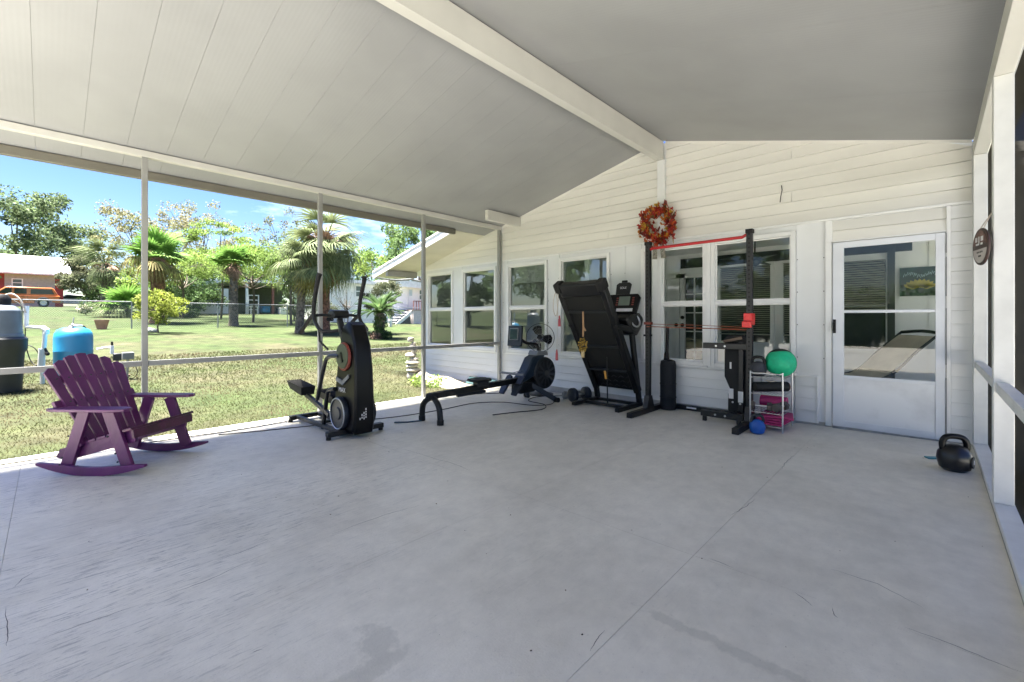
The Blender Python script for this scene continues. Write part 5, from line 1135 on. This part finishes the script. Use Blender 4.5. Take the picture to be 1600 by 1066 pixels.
MB().prism(arc + [(a * .985, b - .04) for a, b in arc[::-1]], (0, -3, 0), (1, 0, 0), (0, 0, 1), (0, 6, 0)).build('arched_roof', 'steel', cpt)
for x in (-2.95, 2.95):
    for y in (-2.9, 0, 2.9): MB().bar((x, y, -.2), (x, y, 2.32), .06, .06).build('post', 'steel', cpt)

# chain link fence ------------------------------------------------------
fx = -26.0; fe = thing('chain_link_fence', 'galvanised chain link fence across the far edge of the lawn', 'fence', (fx, 6, gz(fx)))
gzf = gz(fx); MB().tube([(0, -24, 1.2), (0, 12, 1.2)], .022, 6).build('top_rail', 'steel', fe)
for k in range(-7, 5):
    y = 2.6 - 6 + k * 3.3 if k else -3.4
    MB().tube([(0, y, -.1), (0, y, 1.23)], .028, 8).build('post', 'steel', fe)
wm = MB(); h = 1.15; y = -24.0
V = []; F = []
while y < 12:
    for s in (0, 1):
        y0, y1 = (y, y + h) if s == 0 else (y + h, y); o = len(V); w = .0035
        V += [(0, y0 - w, .03), (0, y0 + w, .03), (0, y1 + w, 1.18), (0, y1 - w, 1.18)]; F.append((o, o + 1, o + 2, o + 3))
    y += .085
MB().add(V, F).build('wire_mesh', 'steel', fe, sm=0, fix=False, kind='stuff')

# houses beyond ------------------------------------------------------------
M['redwall'] = mat('dark_red_painted_boards', (.33, .045, .04), .7, 0, .15, 1); M['block'] = mat('pale_grey_concrete_block', (.50, .49, .46), .85, 0, .12, 2)
M['roofw'] = mat('white_metal_roof', (.80, .80, .80), .5); M['winglass'] = mat('dim_window_glass', (.10, .13, .12), .12)
M['housew'] = mat('white_painted_house_wall', (.80, .80, .80), .6, 0, .03, 1)
def xz(px, py, X): v = onX(px, py, X); return v.y, v.z
HX = -62.0
hb_ = onX(50, 478, HX); bh = wthing('block_house', 'long low house with white metal roof, grey block wall and red corners', 'house', (HX, hb_.y, gz(HX)))
yl, zt_ = xz(-90, 430, HX); yr, _ = xz(99, 430, HX); g0 = gz(HX) - 1
ze = onX(50, 429, HX).z
wb(MB().bb((HX - 7, yl, g0), (HX - .01, yr, ze)), 'wall', 'redwall', bh)
# block wall face built of courses
ya, yb_ = xz(7, 430, HX)[0], xz(86, 430, HX)[0]; zc = ze - .04
wl = wb(MB().bb((HX - .01, ya, g0), (HX + .03, yb_, zc)), 'block_wall', mat('mortar', (.40, .39, .37), .9), bh)
bs = None; z = zc - .42; row = 0
while z > zc - 3.6:
    y = ya - (.4 if row % 2 else 0)
    while y < yb_ - .1:
        y0 = max(y + .02, ya); y1 = min(y + .80, yb_)
        if bs is None: bs = MB().bb((HX + .03, 0, 0), (HX + .06, .77, .37)); me0 = wb(bs, 'block', 'block', wl); me0.location = (0, y0, z - gz(HX) + gz(HX)); src_ = me0; me0.location = (0, y0 - 0, z)
        else:
            c = src_.copy(); COL.objects.link(c); c.parent = wl; c.location = (0, y0, z)
            c.scale = (1, (y1 - y0) / .77, 1)
        y += .82
    z -= .41; row += 1
def win(y0, y1, z0, z1, X, parent, fx=.06):
    w = MB().bb((X, y0 - .08, z0 - .08), (X + fx, y0, z1 + .08)).bb((X, y1, z0 - .08), (X + fx, y1 + .08, z1 + .08)).bb((X, y0, z1), (X + fx, y1, z1 + .08)).bb((X, y0, z0 - .08), (X + fx, y1, z0)).bb((X, y0, (z0 + z1) / 2 - .03), (X + fx - .005, y1, (z0 + z1) / 2 + .03))
    f = wb(w, 'window', 'white', parent); wsub(MB().bb((X, y0, z0), (X + .02, y1, z1)), 'pane', 'winglass', f); return f
a, b = onX(20, 447, HX + .07), onX(34, 437, HX + .07); win(a.y, b.y, a.z, b.z, HX + .07, bh)
ra, rb2 = xz(-100, 430, HX)[0], xz(107, 430, HX)[0]; zr2 = onX(50, 402, HX - 4).z
wb(MB().add([(HX + .7, ra, ze - .05), (HX + .7, rb2 + .2, ze - .05), (HX - 4, rb2, zr2), (HX - 4, ra, zr2), (HX + .7, ra, ze + .12), (HX + .7, rb2 + .2, ze + .12), (HX - 4, rb2, zr2 + .12), (HX - 4, ra, zr2 + .12), (HX - 8, ra, ze), (HX - 8, rb2, ze)],
            [(4, 5, 6, 7), (0, 3, 2, 1), (0, 1, 5, 4), (1, 2, 6, 5), (0, 4, 7, 3), (7, 6, 9, 8)]), 'roof', 'roofw', bh, sm=0)

# white bungalow behind the cabbage palms
BX = -29.5; bw = wthing('bungalow', 'white bungalow with flat eaves, door and small rear deck behind the fence', 'house', (BX, onX(580, 500, BX).y, gz(BX)))
y0, z1 = xz(512, 441, BX); y1 = xz(612, 440, BX)[0]; zg = gz(BX) - .5
wb(MB().bb((BX - 6, y0, zg), (BX, y1, z1)), 'wall', 'housew', bw)
wb(MB().bb((BX - 6.4, y0 - .5, z1), (BX + .5, y1 + .3, z1 + .22)), 'roof', 'roofw', bw)
BX2 = BX + 1.0; y2, zt2 = xz(607, 447, BX2); y3 = xz(690, 447, BX2)[0]
wb(MB().bb((BX2 - 6, y2, zg), (BX2, y3, zt2)), 'wall', 'housew', bw)
# hipped second roof with sloping fascia
wb(MB().prism([(y2 - .3, zt2), (y3 + .5, zt2 - .15), (y3 + .5, zt2), (y2 + 2.2, zt2 + .42), (y2 - .3, zt2 + .42)], (BX2 - 6.2, 0, 0), (0, 1, 0), (0, 0, 1), (6.7, 0, 0)), 'roof', 'roofw', bw)
a, b = onX(556, 463, BX + .02), onX(568, 448, BX + .02); win(a.y, b.y, a.z, b.z, BX + .005, bw)
a, b = onX(655, 468, BX2), onX(663, 454, BX2); win(a.y, b.y, a.z, b.z, BX2 + .005, bw)
a, b = onX(637, 483, BX2), onX(645, 449, BX2); dr = wb(MB().bb((BX2, a.y, a.z), (BX2 + .05, b.y, b.z)), 'door', 'panelw', bw); wsub(MB().bb((BX2 + .05, a.y + .1, a.z + 1.0), (BX2 + .06, b.y - .1, b.z - .2)), 'door_glass', mat('pale_blue_door_glass', (.45, .55, .6), .2), dr)
# deck, stairs, railing
dk_ = wthing('back_deck', 'small deck with brown railing and white skirting behind the bungalow', 'deck', (BX2 + .8, onX(655, 500, BX2).y, gz(BX2)))
a, b = onX(646, 503, BX2 + 1.5), onX(700, 485, BX2 + 1.5); zd = b.z
wb(MB().bb((BX2 + .0, a.y, zg), (BX2 + 1.5, b.y, zd - .05)), 'skirting', mat('pinkish_white_skirting', (.66, .58, .57), .7), dk_)
wb(MB().bb((BX2 + .0, a.y - .05, zd - .05), (BX2 + 1.55, b.y, zd)), 'deck_board', 'wood', dk_)
M['redwood'] = mat('red_brown_rail_wood', (.22, .09, .07), .7)
zr3 = onX(650, 470, BX2 + 1.5).z
wb(MB().bb((BX2 + 1.45, a.y, zr3 - .06), (BX2 + 1.52, b.y, zr3)), 'railing', 'redwood', dk_)
y = a.y
while y < b.y: wb(MB().bb((BX2 + 1.46, y, zd), (BX2 + 1.51, y + .06, zr3 - .06)), 'baluster', 'redwood', dk_); y += .22
for k in range(5):
    yy = a.y - .25 - k * .27; zz = zd - .05 - k * .19
    wb(MB().bb((BX2 + .3, yy - .15, zz - .14), (BX2 + 1.3, yy + .14, zz - .09)), 'stair_tread', 'white', dk_)
wb(MB().prism([(a.y, zd - .02), (a.y, zd - .3), (a.y - 1.4, zd - 1.3), (a.y - 1.5, zd - 1.1)], (BX2 + 1.3, 0, 0), (0, 1, 0), (0, 0, 1), (.05, 0, 0)), 'stair_stringer', 'white', dk_)
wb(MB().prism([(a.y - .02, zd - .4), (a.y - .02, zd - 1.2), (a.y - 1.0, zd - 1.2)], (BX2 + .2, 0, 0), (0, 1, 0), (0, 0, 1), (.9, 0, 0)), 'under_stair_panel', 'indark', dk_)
# white bench seen under the cycad fronds
wbn = thing('white_bench', 'low white slatted bench on the grass behind the cycad', 'bench', atd(585, 27)); 
for z in (.25, .5, .75): MB().bb((-.3 + z * .2, -1.3, z), (-.2 + z * .2, 1.3, z + .12)).build('slat', 'white', wbn)
for y in (-1.2, 1.2): MB().bb((-.28, y - .05, -.1), (-.1, y + .05, .85)).build('leg', 'white', wbn)

# white house with carport in the middle distance
CXX = -41.0; cb_ = wthing('carport_house', 'white house with open carport behind the short fan palm', 'house', (CXX, onX(400, 490, CXX).y, gz(CXX)))
def yz(px, py, X=CXX): v = onX(px, py, X); return v.y, v.z
y0, z1 = yz(305, 449); y1 = yz(357, 449)[0]; g1 = gz(CXX) - .6
wb(MB().bb((CXX - 6, y0, g1), (CXX, y1, z1 - .0)), 'wall', 'housew', cb_)
y2 = yz(478, 440)[0]; zc1 = yz(420, 443)[1]
wb(MB().bb((CXX - 6.5, y1, zc1), (CXX + .4, y2, zc1 + .25)), 'carport_roof', 'roofw', cb_)
wb(MB().prism([(y0 - .8, z1 - .15), (y1, zc1), (y1, zc1 + .25), (y0 - .8, z1 + .12)], (CXX - 6.5, 0, 0), (0, 1, 0), (0, 0, 1), (6.9, 0, 0)), 'roof', 'roofw', cb_)
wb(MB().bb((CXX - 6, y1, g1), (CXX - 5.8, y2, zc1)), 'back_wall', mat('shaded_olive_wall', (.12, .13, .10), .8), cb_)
for px in (384.5, 425, 470):
    yy = yz(px, 470)[0]; wb(MB().bb((CXX + .1, yy - .09, g1), (CXX + .28, yy + .09, zc1)), 'carport_post', 'white' if px < 400 else 'redwood', cb_)
for pa, pb in ((329, 335), (338, 345)):
    a, b = onX(pa, 463, CXX), onX(pb, 454, CXX); win(a.y, b.y, a.z, b.z, CXX + .005, cb_)
a, b = onX(327, 466, CXX), onX(346, 464, CXX); wb(MB().bb((CXX + .0, a.y, a.z), (CXX + .15, b.y, b.z)), 'ledge', 'white', cb_)
# things in and before the carport
sh_ = wthing('storage_rack', 'white metal storage rack with three shelves inside the carport', 'rack', Vector((CXX - .5, onX(396, 490, CXX - .5).y, gz(CXX))))
a, b = onX(388, 488, CXX - .5), onX(404, 461, CXX - .5)
for y in (a.y, b.y): wb(MB().bb((CXX - .55, y - .04, gz(CXX) - .1), (CXX - .47, y + .04, b.z)), 'rack_post', 'white', sh_)
for f in (.15, .42, .7, .97): z = a.z + (b.z - a.z) * f; wb(MB().bb((CXX - 1.0, a.y, z - .03), (CXX - .5, b.y, z + .03)), 'shelf', 'white', sh_)
def yardbox(name, label, cat, px0, px1, py0, py1, X, m, d=.6, bev=.05):
    a, b = onX(px0, py1, X), onX(px1, py0, X); c = Vector((X - d / 2, (a.y + b.y) / 2, a.z)); t = thing(name, label, cat, c)
    w = b.y - a.y; hgt = b.z - a.z
    MB().bb((-d / 2, -w / 2, 0), (d / 2, w / 2, hgt * .86)).build('body', m, t, bevel=bev); MB().bb((-d / 2 - .02, -w / 2 - .02, hgt * .86), (d / 2 + .02, w / 2 + .02, hgt)).build('lid', m, t, bevel=bev * .6)
    MB().bb((d / 2, -w * .12, hgt * .55), (d / 2 + .03, w * .12, hgt * .65)).build('handle', 'grey', t); return t
yardbox('cooler', 'white cooler box standing at the right end of the carport', 'cooler', 438, 448, 481, 492, CXX + .9, 'white')
yardbox('storage_bin', 'bright blue storage bin under the carport', 'bin', 410, 423, 479, 489, CXX + .3, 'skin_blue', .7, .12)
yardbox('storage_bin', 'dark blue bin right of the bright blue bin in the carport', 'bin', 426, 434, 481, 489, CXX + .2, 'navy', .6)
tb_ = wthing('patio_table', 'white patio table and chair frame below the storage rack', 'table', Vector((CXX + .6, onX(395, 487, CXX + .6).y, gz(CXX))))
a, b = onX(389, 488, CXX + .6), onX(401, 479, CXX + .6)
wb(MB().bb((CXX + .2, a.y, b.z - .06), (CXX + 1.0, b.y, b.z)), 'tabletop', 'white', tb_)
for y in (a.y + .05, b.y - .05):
    for x in (CXX + .25, CXX + .95): wb(MB().bb((x - .03, y - .03, gz(CXX) - .05), (x + .03, y + .03, b.z - .06)), 'leg', 'white', tb_)

# orange pickup with cap ---------------------------------------------------------
TX = -56.5; t0 = onX(64.5, 479, TX); tg = gz(TX)
zg_ = tg
M['orange_p'] = mat('orange_car_paint', (.62, .16, .035), .3, 0, .03, 2, coat=.6)
# scale: tail at px 95, front beyond the frame
ytail = onX(95, 470, TX).y; ztop = onX(60, 449, TX).z; Hh = ztop - zg_
tk = thing('pickup_truck', 'orange pickup truck with matching bed cap parked by the block house', 'truck', (TX, ytail, zg_))
s = Hh / 1.86
def P2(pts): return [(-x * s, z * s) for x, z in pts]
body = [(0, .55), (.03, 1.02), (.10, 1.08), (4.4, 1.10), (5.45, 1.02), (5.62, .85), (5.62, .45), (5.2, .40), (5.15, .62), (4.95, .80), (4.6, .86), (4.25, .80), (4.05, .62), (4.0, .36), (1.75, .36), (1.70, .62), (1.5, .80), (1.15, .86), (.80, .80), (.60, .62), (.55, .45), (.05, .45)]
Wd = 1.9 * s
MB().prism(P2(body), (0, 0, 0), (0, 1, 0), (0, 0, 1), (-Wd, 0, 0)).build('body', 'orange_p', tk, bevel=.04)
cab = [(.12, 1.08), (.45, 1.75), (.60, 1.84), (3.35, 1.86), (3.55, 1.80), (4.35, 1.10)]
MB().prism(P2(cab), (-.10, 0, 0), (0, 1, 0), (0, 0, 1), (-Wd + .20, 0, 0)).build('cab', 'orange_p', tk, bevel=.05)
def tw(pts, name='window'): MB().prism(P2(pts), (-.085, 0, 0), (0, 1, 0), (0, 0, 1), (-.02, 0, 0)).build(name, 'autoglass', tk)
tw([(.42, 1.22), (.60, 1.66), (1.95, 1.68), (1.98, 1.22)]); tw([(2.22, 1.22), (2.22, 1.70), (2.98, 1.70), (3.0, 1.22)]); tw([(3.14, 1.22), (3.14, 1.70), (3.5, 1.68), (4.0, 1.22)])
for x in (1.15, 4.6):
    w = MB().tube([(-.02, -x * s, .39 * s), (-.28 * s, -x * s, .39 * s)], .39 * s, 24).build('wheel', 'rubber', tk, bevel=.02)
    MB().lathe([(.24 * s, 0), (.24 * s, .02), (.20 * s, .01), (.06 * s, .03), (.001, .035)], (-.02, -x * s, .39 * s), 24, (1, 0, 0)).build('rim', 'silver', w)
    MB().tube([(.012, (-x + math.cos(t) * .47) * s, (.40 + math.sin(t) * .47) * s) for t in np.linspace(.2, 2.94, 12)], .05, 6).build('fender_flare', 'grey', tk)
MB().tube([(-Wd + .3, -1.15 * s, .39 * s), (-Wd + .02, -1.15 * s, .39 * s)], .39 * s, 20).build('wheel', 'rubber', tk); MB().tube([(-Wd + .3, -4.6 * s, .39 * s), (-Wd + .02, -4.6 * s, .39 * s)], .39 * s, 20).build('wheel', 'rubber', tk)
MB().bb((-Wd + .05, -.02, .45 * s), (-.05, .14, .66 * s)).build('bumper', 'grey', tk, bevel=.03)
MB().bb((-.01, -.10, .80 * s), (.012, .03, 1.02 * s)).build('tail_light', 'redring', tk)
MB().bb((-.005, -5.3 * s, .98 * s), (.01, -.3, 1.0 * s)).build('body_crease', 'orange_p', tk)
for x in (2.15, 3.05, 4.05): MB().bb((-.002, -x * s - .012, .42 * s), (.004, -x * s, 1.08 * s)).build('door_gap', 'indark', tk)
for x in (2.35, 3.2): MB().bb((.0, -x * s - .22, .98 * s), (.03, -x * s, 1.02 * s)).build('door_handle', 'rubber', tk)
# pale car roofs and rocks in the neighbour's yard
cr_ = thing('parked_car', 'pale grey car half hidden behind the shrubs right of the truck', 'car', atd(116, 47)); 
MB().prism([(-2, .35), (-2.05, .75), (-1.2, .85), (-.6, 1.3), (.6, 1.32), (1.3, .85), (2.0, .78), (2.05, .35)], (0, 0, 0), (0, 1, 0), (0, 0, 1), (-1.7, 0, 0)).build('body', 'panelw', cr_, bevel=.05)
MB().prism([(-1.0, .88), (-.55, 1.24), (.5, 1.25), (1.05, .88)], (.005, 0, 0), (0, 1, 0), (0, 0, 1), (.01, 0, 0)).build('window', 'autoglass', cr_)
for y in (-1.25, 1.25): MB().tube([(.01, y, .33), (-.2, y, .33)], .33, 18).build('wheel', 'rubber', cr_)
gp = ong(130, 482)
gp = atd(132, 27)
pp = thing('flower_clump', 'small cream flowering clump at the fence foot left of the planter', 'flowers', gp); leafobj(leaves(np.array([(0, 0, .3), (.05, .1, .5), (0, -.1, .35), (0, .05, .4)]), np.array([.35, .34, .34, .3]), 500, .05), 'flowers', 'sling', pp)
leafobj(leaves(np.array([(0, 0, .3), (0, .1, .6)]), np.array([.35, .4]), 400, .06), 'foliage', 'lf_green', pp)
# pink pot
ptp = ong(159, 514.5)
po = thing('planter_pot', 'round pink terracotta planter standing on the lawn before the fence', 'pot', ptp)
MB().lathe([(.15, 0), (.22, .30), (.235, .34), (.235, .38), (.205, .38), (.19, .30), (.001, .30)], (0, 0, 0), 26).build('pot', mat('faded_pink_terracotta', (.50, .25, .20), .8, 0, .1, 8), po)
po.scale = (1.05, 1.05, 1.05)
rk = thing('lawn_rocks', 'grey rock pile around the foot of the yellow shrub', 'rocks', yp + Vector((-.8, .0, 0)))
for k in range(3): MB().sphere((k * .12 - .1, .1 * k - .25, .10), .16 - .03 * k, 8, 6, (1, 1.3, .8)).build('rock', 'conc', rk)

# water equipment beside the porch -------------------------------------------------
bp_ = ong(12, 612)
bc_ = wthing('plastic_barrel', 'black plastic bin carrying the grey dome tank at the left edge', 'barrel', bp_)
bx, by, bz0 = bp_; kk = (bp_ - Vector((0, 0, 0))).dot(Vector((F2[0], F2[1], 0)))
def hpx(n): return n / FPX * kk
wb(MB().lathe([(hpx(23), 0), (hpx(26), hpx(60)), (hpx(29), hpx(66)), (hpx(29.5), hpx(82)), (hpx(27), hpx(85)), (.001, hpx(85))], bp_ + Vector((-.02, -.08, 0)), 32), 'bin', mat('black_ribbed_bin', (.022, .026, .030), .5, 0, .1, 6), bc_, bevel=.004)
dt = wthing('dome_tank', 'grey ribbed dome topped tank resting in the black bin', 'tank', bp_ + Vector((-.02, -.08, hpx(85))))
pr2 = [(hpx(25), 0), (hpx(25.5), hpx(3)), (hpx(24), hpx(6))]
for k in range(9): z = hpx(8 + k * 4); pr2 += [(hpx(24.5 - .25 * k), z), (hpx(23.7 - .25 * k), z + hpx(2))]
pr2 += [(hpx(20), hpx(44)), (hpx(15), hpx(49)), (hpx(9), hpx(51)), (.001, hpx(51.5))]
wb(MB().lathe(pr2, dt.location, 32), 'tank', mat('blue_grey_plastic', (.14, .17, .20), .45, 0, .1, 5), dt)
wb(MB().lathe([(hpx(11), 0), (hpx(12), hpx(10)), (hpx(8), hpx(17)), (.001, hpx(18))], dt.location + Vector((0, 0, hpx(49))), 20), 'valve_head', 'rubber', dt)
wb(MB().tube([dt.location + Vector((-.05, .0, hpx(62))), dt.location + Vector((0, .12, hpx(68))), dt.location + Vector((.03, .22, hpx(58))), dt.location + Vector((.03, .28, hpx(38)))], .012, 8, smooth=4), 'hose', 'rope', dt)
wb(MB().cyl(dt.location + Vector((.05, -.1, hpx(56))), dt.location + Vector((.05, -.1, hpx(74))), .03, 10), 'white_pipe', 'white', dt)
# PVC riser
pb = ong(64, 600); dpp = (pb.x * F2[0] + pb.y * F2[1])
def pd(px, py, dd=0): return dep(px, py, dpp + dd)
pv = wthing('pvc_riser', 'white PVC pipe riser with valve between the bin and the blue tank', 'pipe', pb)
wb(MB().tube([pd(66, 606), pd(67, 560), pd(70, 530), pd(70, 516), pd(68, 512), pd(60, 512), pd(42, 511), pd(41, 505), pd(41.5, 482)], .032, 12), 'pipe', 'white', pv)
wb(MB().tube([pd(64, 575), pd(66, 545)], .048, 12), 'fitting', 'white', pv)
wb(MB().tube([pd(41, 478), pd(41, 486)], .04, 12), 'fitting', 'white', pv); wb(MB().tube([pd(66, 512), pd(73, 516), pd(72, 522)], .042, 12), 'fitting', 'white', pv)
wb(MB().tube([pd(69, 543), pd(75, 553)], .02, 8).sphere(pd(74, 553), .035, 10, 6), 'valve_knob', 'rubber', pv, kind='stuff')
wb(MB().tube([pd(22, 470), pd(33, 478), pd(39, 500), pd(40, 535), pd(47, 562), pd(57, 571), pd(62, 560), pd(55, 545), pd(40, 538)], .008, 6, smooth=5), 'cable', 'rubber', pv)
# blue pressure tank
tb = ong(115, 600); dt_ = tb.x * F2[0] + tb.y * F2[1]; u_ = lambda n: n / FPX * dt_
bt2 = wthing('pressure_tank', 'bright blue pressure tank with dark hose looped over its top', 'tank', tb)
r = u_(22.5)
wb(MB().lathe([(r * .8, u_(1)), (r * .97, u_(5)), (r, u_(12)), (r, u_(50)), (r * 1.012, u_(51)), (r * 1.012, u_(52)), (r, u_(53)), (r, u_(72)), (r * .96, u_(79)), (r * .82, u_(84.5)), (r * .5, u_(88)), (.001, u_(89.5))], tb, 40), 'tank', 'skin_blue', bt2)
wb(MB().lathe([(r * .7, -.03), (r * .72, u_(6))], tb, 24), 'stand', 'rubber', bt2)
vt = tb + Vector((.12, -.02, u_(86)))
wb(MB().tube([vt, vt + Vector((0, 0, .05)), vt + Vector((.02, 0, .09))], [.028, .02, .012], 10).tube([vt + Vector((0, 0, .05)), vt + Vector((-.02, .02, .20))], .008, 6), 'air_valve', 'silver', bt2)
for k, m_ in enumerate(('rubber', 'navy', 'rope')):
    o = .035 * k; wb(MB().tube([tb + Vector((.10 + o, -r * .85 + o, u_(36))), tb + Vector((.13 + o, -r * .75 + o, u_(58))), tb + Vector((.12 + o, -r * .5 + o, u_(80))), tb + Vector((.04 + o, -r * .1, u_(92) - .012 * k)), tb + Vector((-.02, r * .45, u_(91))), tb + Vector((-.12, r * .7, u_(82)))], .013, 8, smooth=5), 'hose', m_, bt2)
# pump outlet and boxes right of the tank
qp = ong(176, 592); dq = qp.x * F2[0] + qp.y * F2[1]; q_ = lambda a, b: dep(a, b, dq)
pu_ = wthing('pump_pipe', 'white pipe with black tap and grey control boxes right of the blue tank', 'pipe', qp)
wb(MB().tube([q_(152, 546), q_(166, 543), q_(173, 543)], .022, 10).tube([q_(175, 553), q_(175, 540)], .028, 10), 'pipe', 'white', pu_)
wb(MB().tube([q_(175, 540), q_(175, 534)], .018, 8), 'tap', 'rubber', pu_)
for a, b, w, h in ((183, 558, 10, 11), (200, 556, 14, 11)): wb(MB().box(q_(a, b), (w / FPX * dq * .8, w / FPX * dq, h / FPX * dq)), 'control_box', 'grey' if a > 190 else 'navy', pu_, bevel=.01)
wb(MB().tube([q_(183, 560), q_(183, 600)], .02, 8).tube([q_(200, 560), q_(198, 600)], .02, 8), 'box_post', 'steel', pu_)
wb(MB().tube([q_(192, 575), q_(197, 588), q_(208, 591), q_(215, 582), q_(212, 573)], .008, 6, smooth=4), 'cable', 'rubber', pu_)
wb(MB().box(q_(150, 590), (.5, .9, .05), (0, 0, .2)), 'plank', 'wood', pu_)
# stacked stone figure near the porch post
s0 = Vector((-8.1, 5.42, gz(-8.1))); ss_ = wthing('stone_stack', 'pale stacked stone figure on the grass beyond the third porch post', 'statue', s0)
M['stone'] = mat('pale_weathered_stone', (.52, .48, .43), .85, 0, .15, 8, .4)
z = 0
for r, h, dx in ((.13, .20, 0), (.15, .10, .01), (.13, .09, -.01), (.15, .09, .0), (.10, .08, .02), (.12, .10, -.03), (.06, .09, .02), (.075, .12, 0), (.05, .06, .01), (.07, .11, -.03)):
    wb(MB().lathe([(.001, 0), (r * .8, h * .1), (r, h * .45), (r * .85, h * .85), (.001, h)], s0 + Vector((dx, dx, z)), 12), 'stone', 'stone', ss_); z += h * .88
wd = thing('weed_clump', 'bright green weeds growing round the stone figure', 'weeds', (-7.6, 5.2, gz(-7.6)));
leafobj(leaves(np.array([(0, 0, .08), (.3, -.2, .08), (.35, .25, .1), (-.2, .1, .1), (.6, .3, .08), (.65, 0, .05)]), np.array([.25, .2, .25, .2, .2, .2]), 900, .03), 'foliage', 'lf_lime', wd); wd.scale = (.8, .8, .8)
# cream sheet-covered mound and teal board against the wall foot
mo_ = thing('cream_tarp', 'crumpled cream tarp mound lying against the foot of the house wall', 'tarp', (-7.2, 5.62, gz(-7.2)))
V = []; F = []; nx_, ny_ = 26, 9
for i in range(nx_):
    for j in range(ny_):
        a, b = i / (nx_ - 1), j / (ny_ - 1); hh = .20 * math.sin(math.pi * b) ** .6 * (1 - .9 * a) ** .8 * (1 + .25 * math.sin(9 * a + 5 * b)) ; V.append((-.8 + 1.6 * a, -.32 + .60 * b, max(0, hh)))
for i in range(nx_ - 1):
    for j in range(ny_ - 1): F.append((i * ny_ + j, (i + 1) * ny_ + j, (i + 1) * ny_ + j + 1, i * ny_ + j + 1))
V2 = V + [(x, y, -.03) for x, y, z in V]; n0 = len(V); F2_ = F + [tuple(q + n0 for q in f[::-1]) for f in F]
edge = [i * ny_ for i in range(nx_)] + [(nx_ - 1) * ny_ + j for j in range(1, ny_)] + [i * ny_ + ny_ - 1 for i in range(nx_ - 2, -1, -1)] + [j for j in range(ny_ - 2, 0, -1)]
F2_ += [(edge[i], edge[(i + 1) % len(edge)], edge[(i + 1) % len(edge)] + n0, edge[i] + n0) for i in range(len(edge))]
MB().add(V2, F2_).build('tarp', mat('cream_canvas', (.30, .27, .21), .8, 0, .15, 4, .2), mo_, sm=60)
tl = thing('teal_board', 'teal board lying against the wall foot behind the rowing machine', 'board', (-6.42, 5.86, gz(-6.4)), 0); MB().box((0, 0, .10), (.80, .20, .02), (R(50), 0, 0)).build('board', mat('weathered_teal_board', (.07, .16, .16), .6, 0, .15, 6), tl, bevel=.004)
for k in range(4): MB().box((0, -.055 + k * .035, .055 + k * .042), (.78, .005, .006), (R(50), 0, 0)).build('groove', 'indark', tl)

for k, (x, w, lab) in enumerate(((-8, 7, 'unseen green hedge added for glass reflections, left end of the row'), (-1, 7, 'unseen green hedge added for glass reflections, middle of the row'), (6, 7, 'unseen green hedge added for glass reflections, right end of the row'))):  # unseen row, added so the door and windows reflect dark green
    hg = thing('hedge', lab, 'hedge', (x, -15.5, -.1)); MB().bb((-w / 2 + .1, -.4, 0), (w / 2 - .1, .4, 2.0)).build('hedge_core', 'lf_dark', hg)
    leafobj(leaves(np.array([(-w / 2 + .25 + i * w / 14, 0, z) for i in range(14) for z in (.3, .8, 1.4, 2.0, 2.5)]), np.full(70, .62), 3500, .11), 'foliage', 'lf_green', hg)
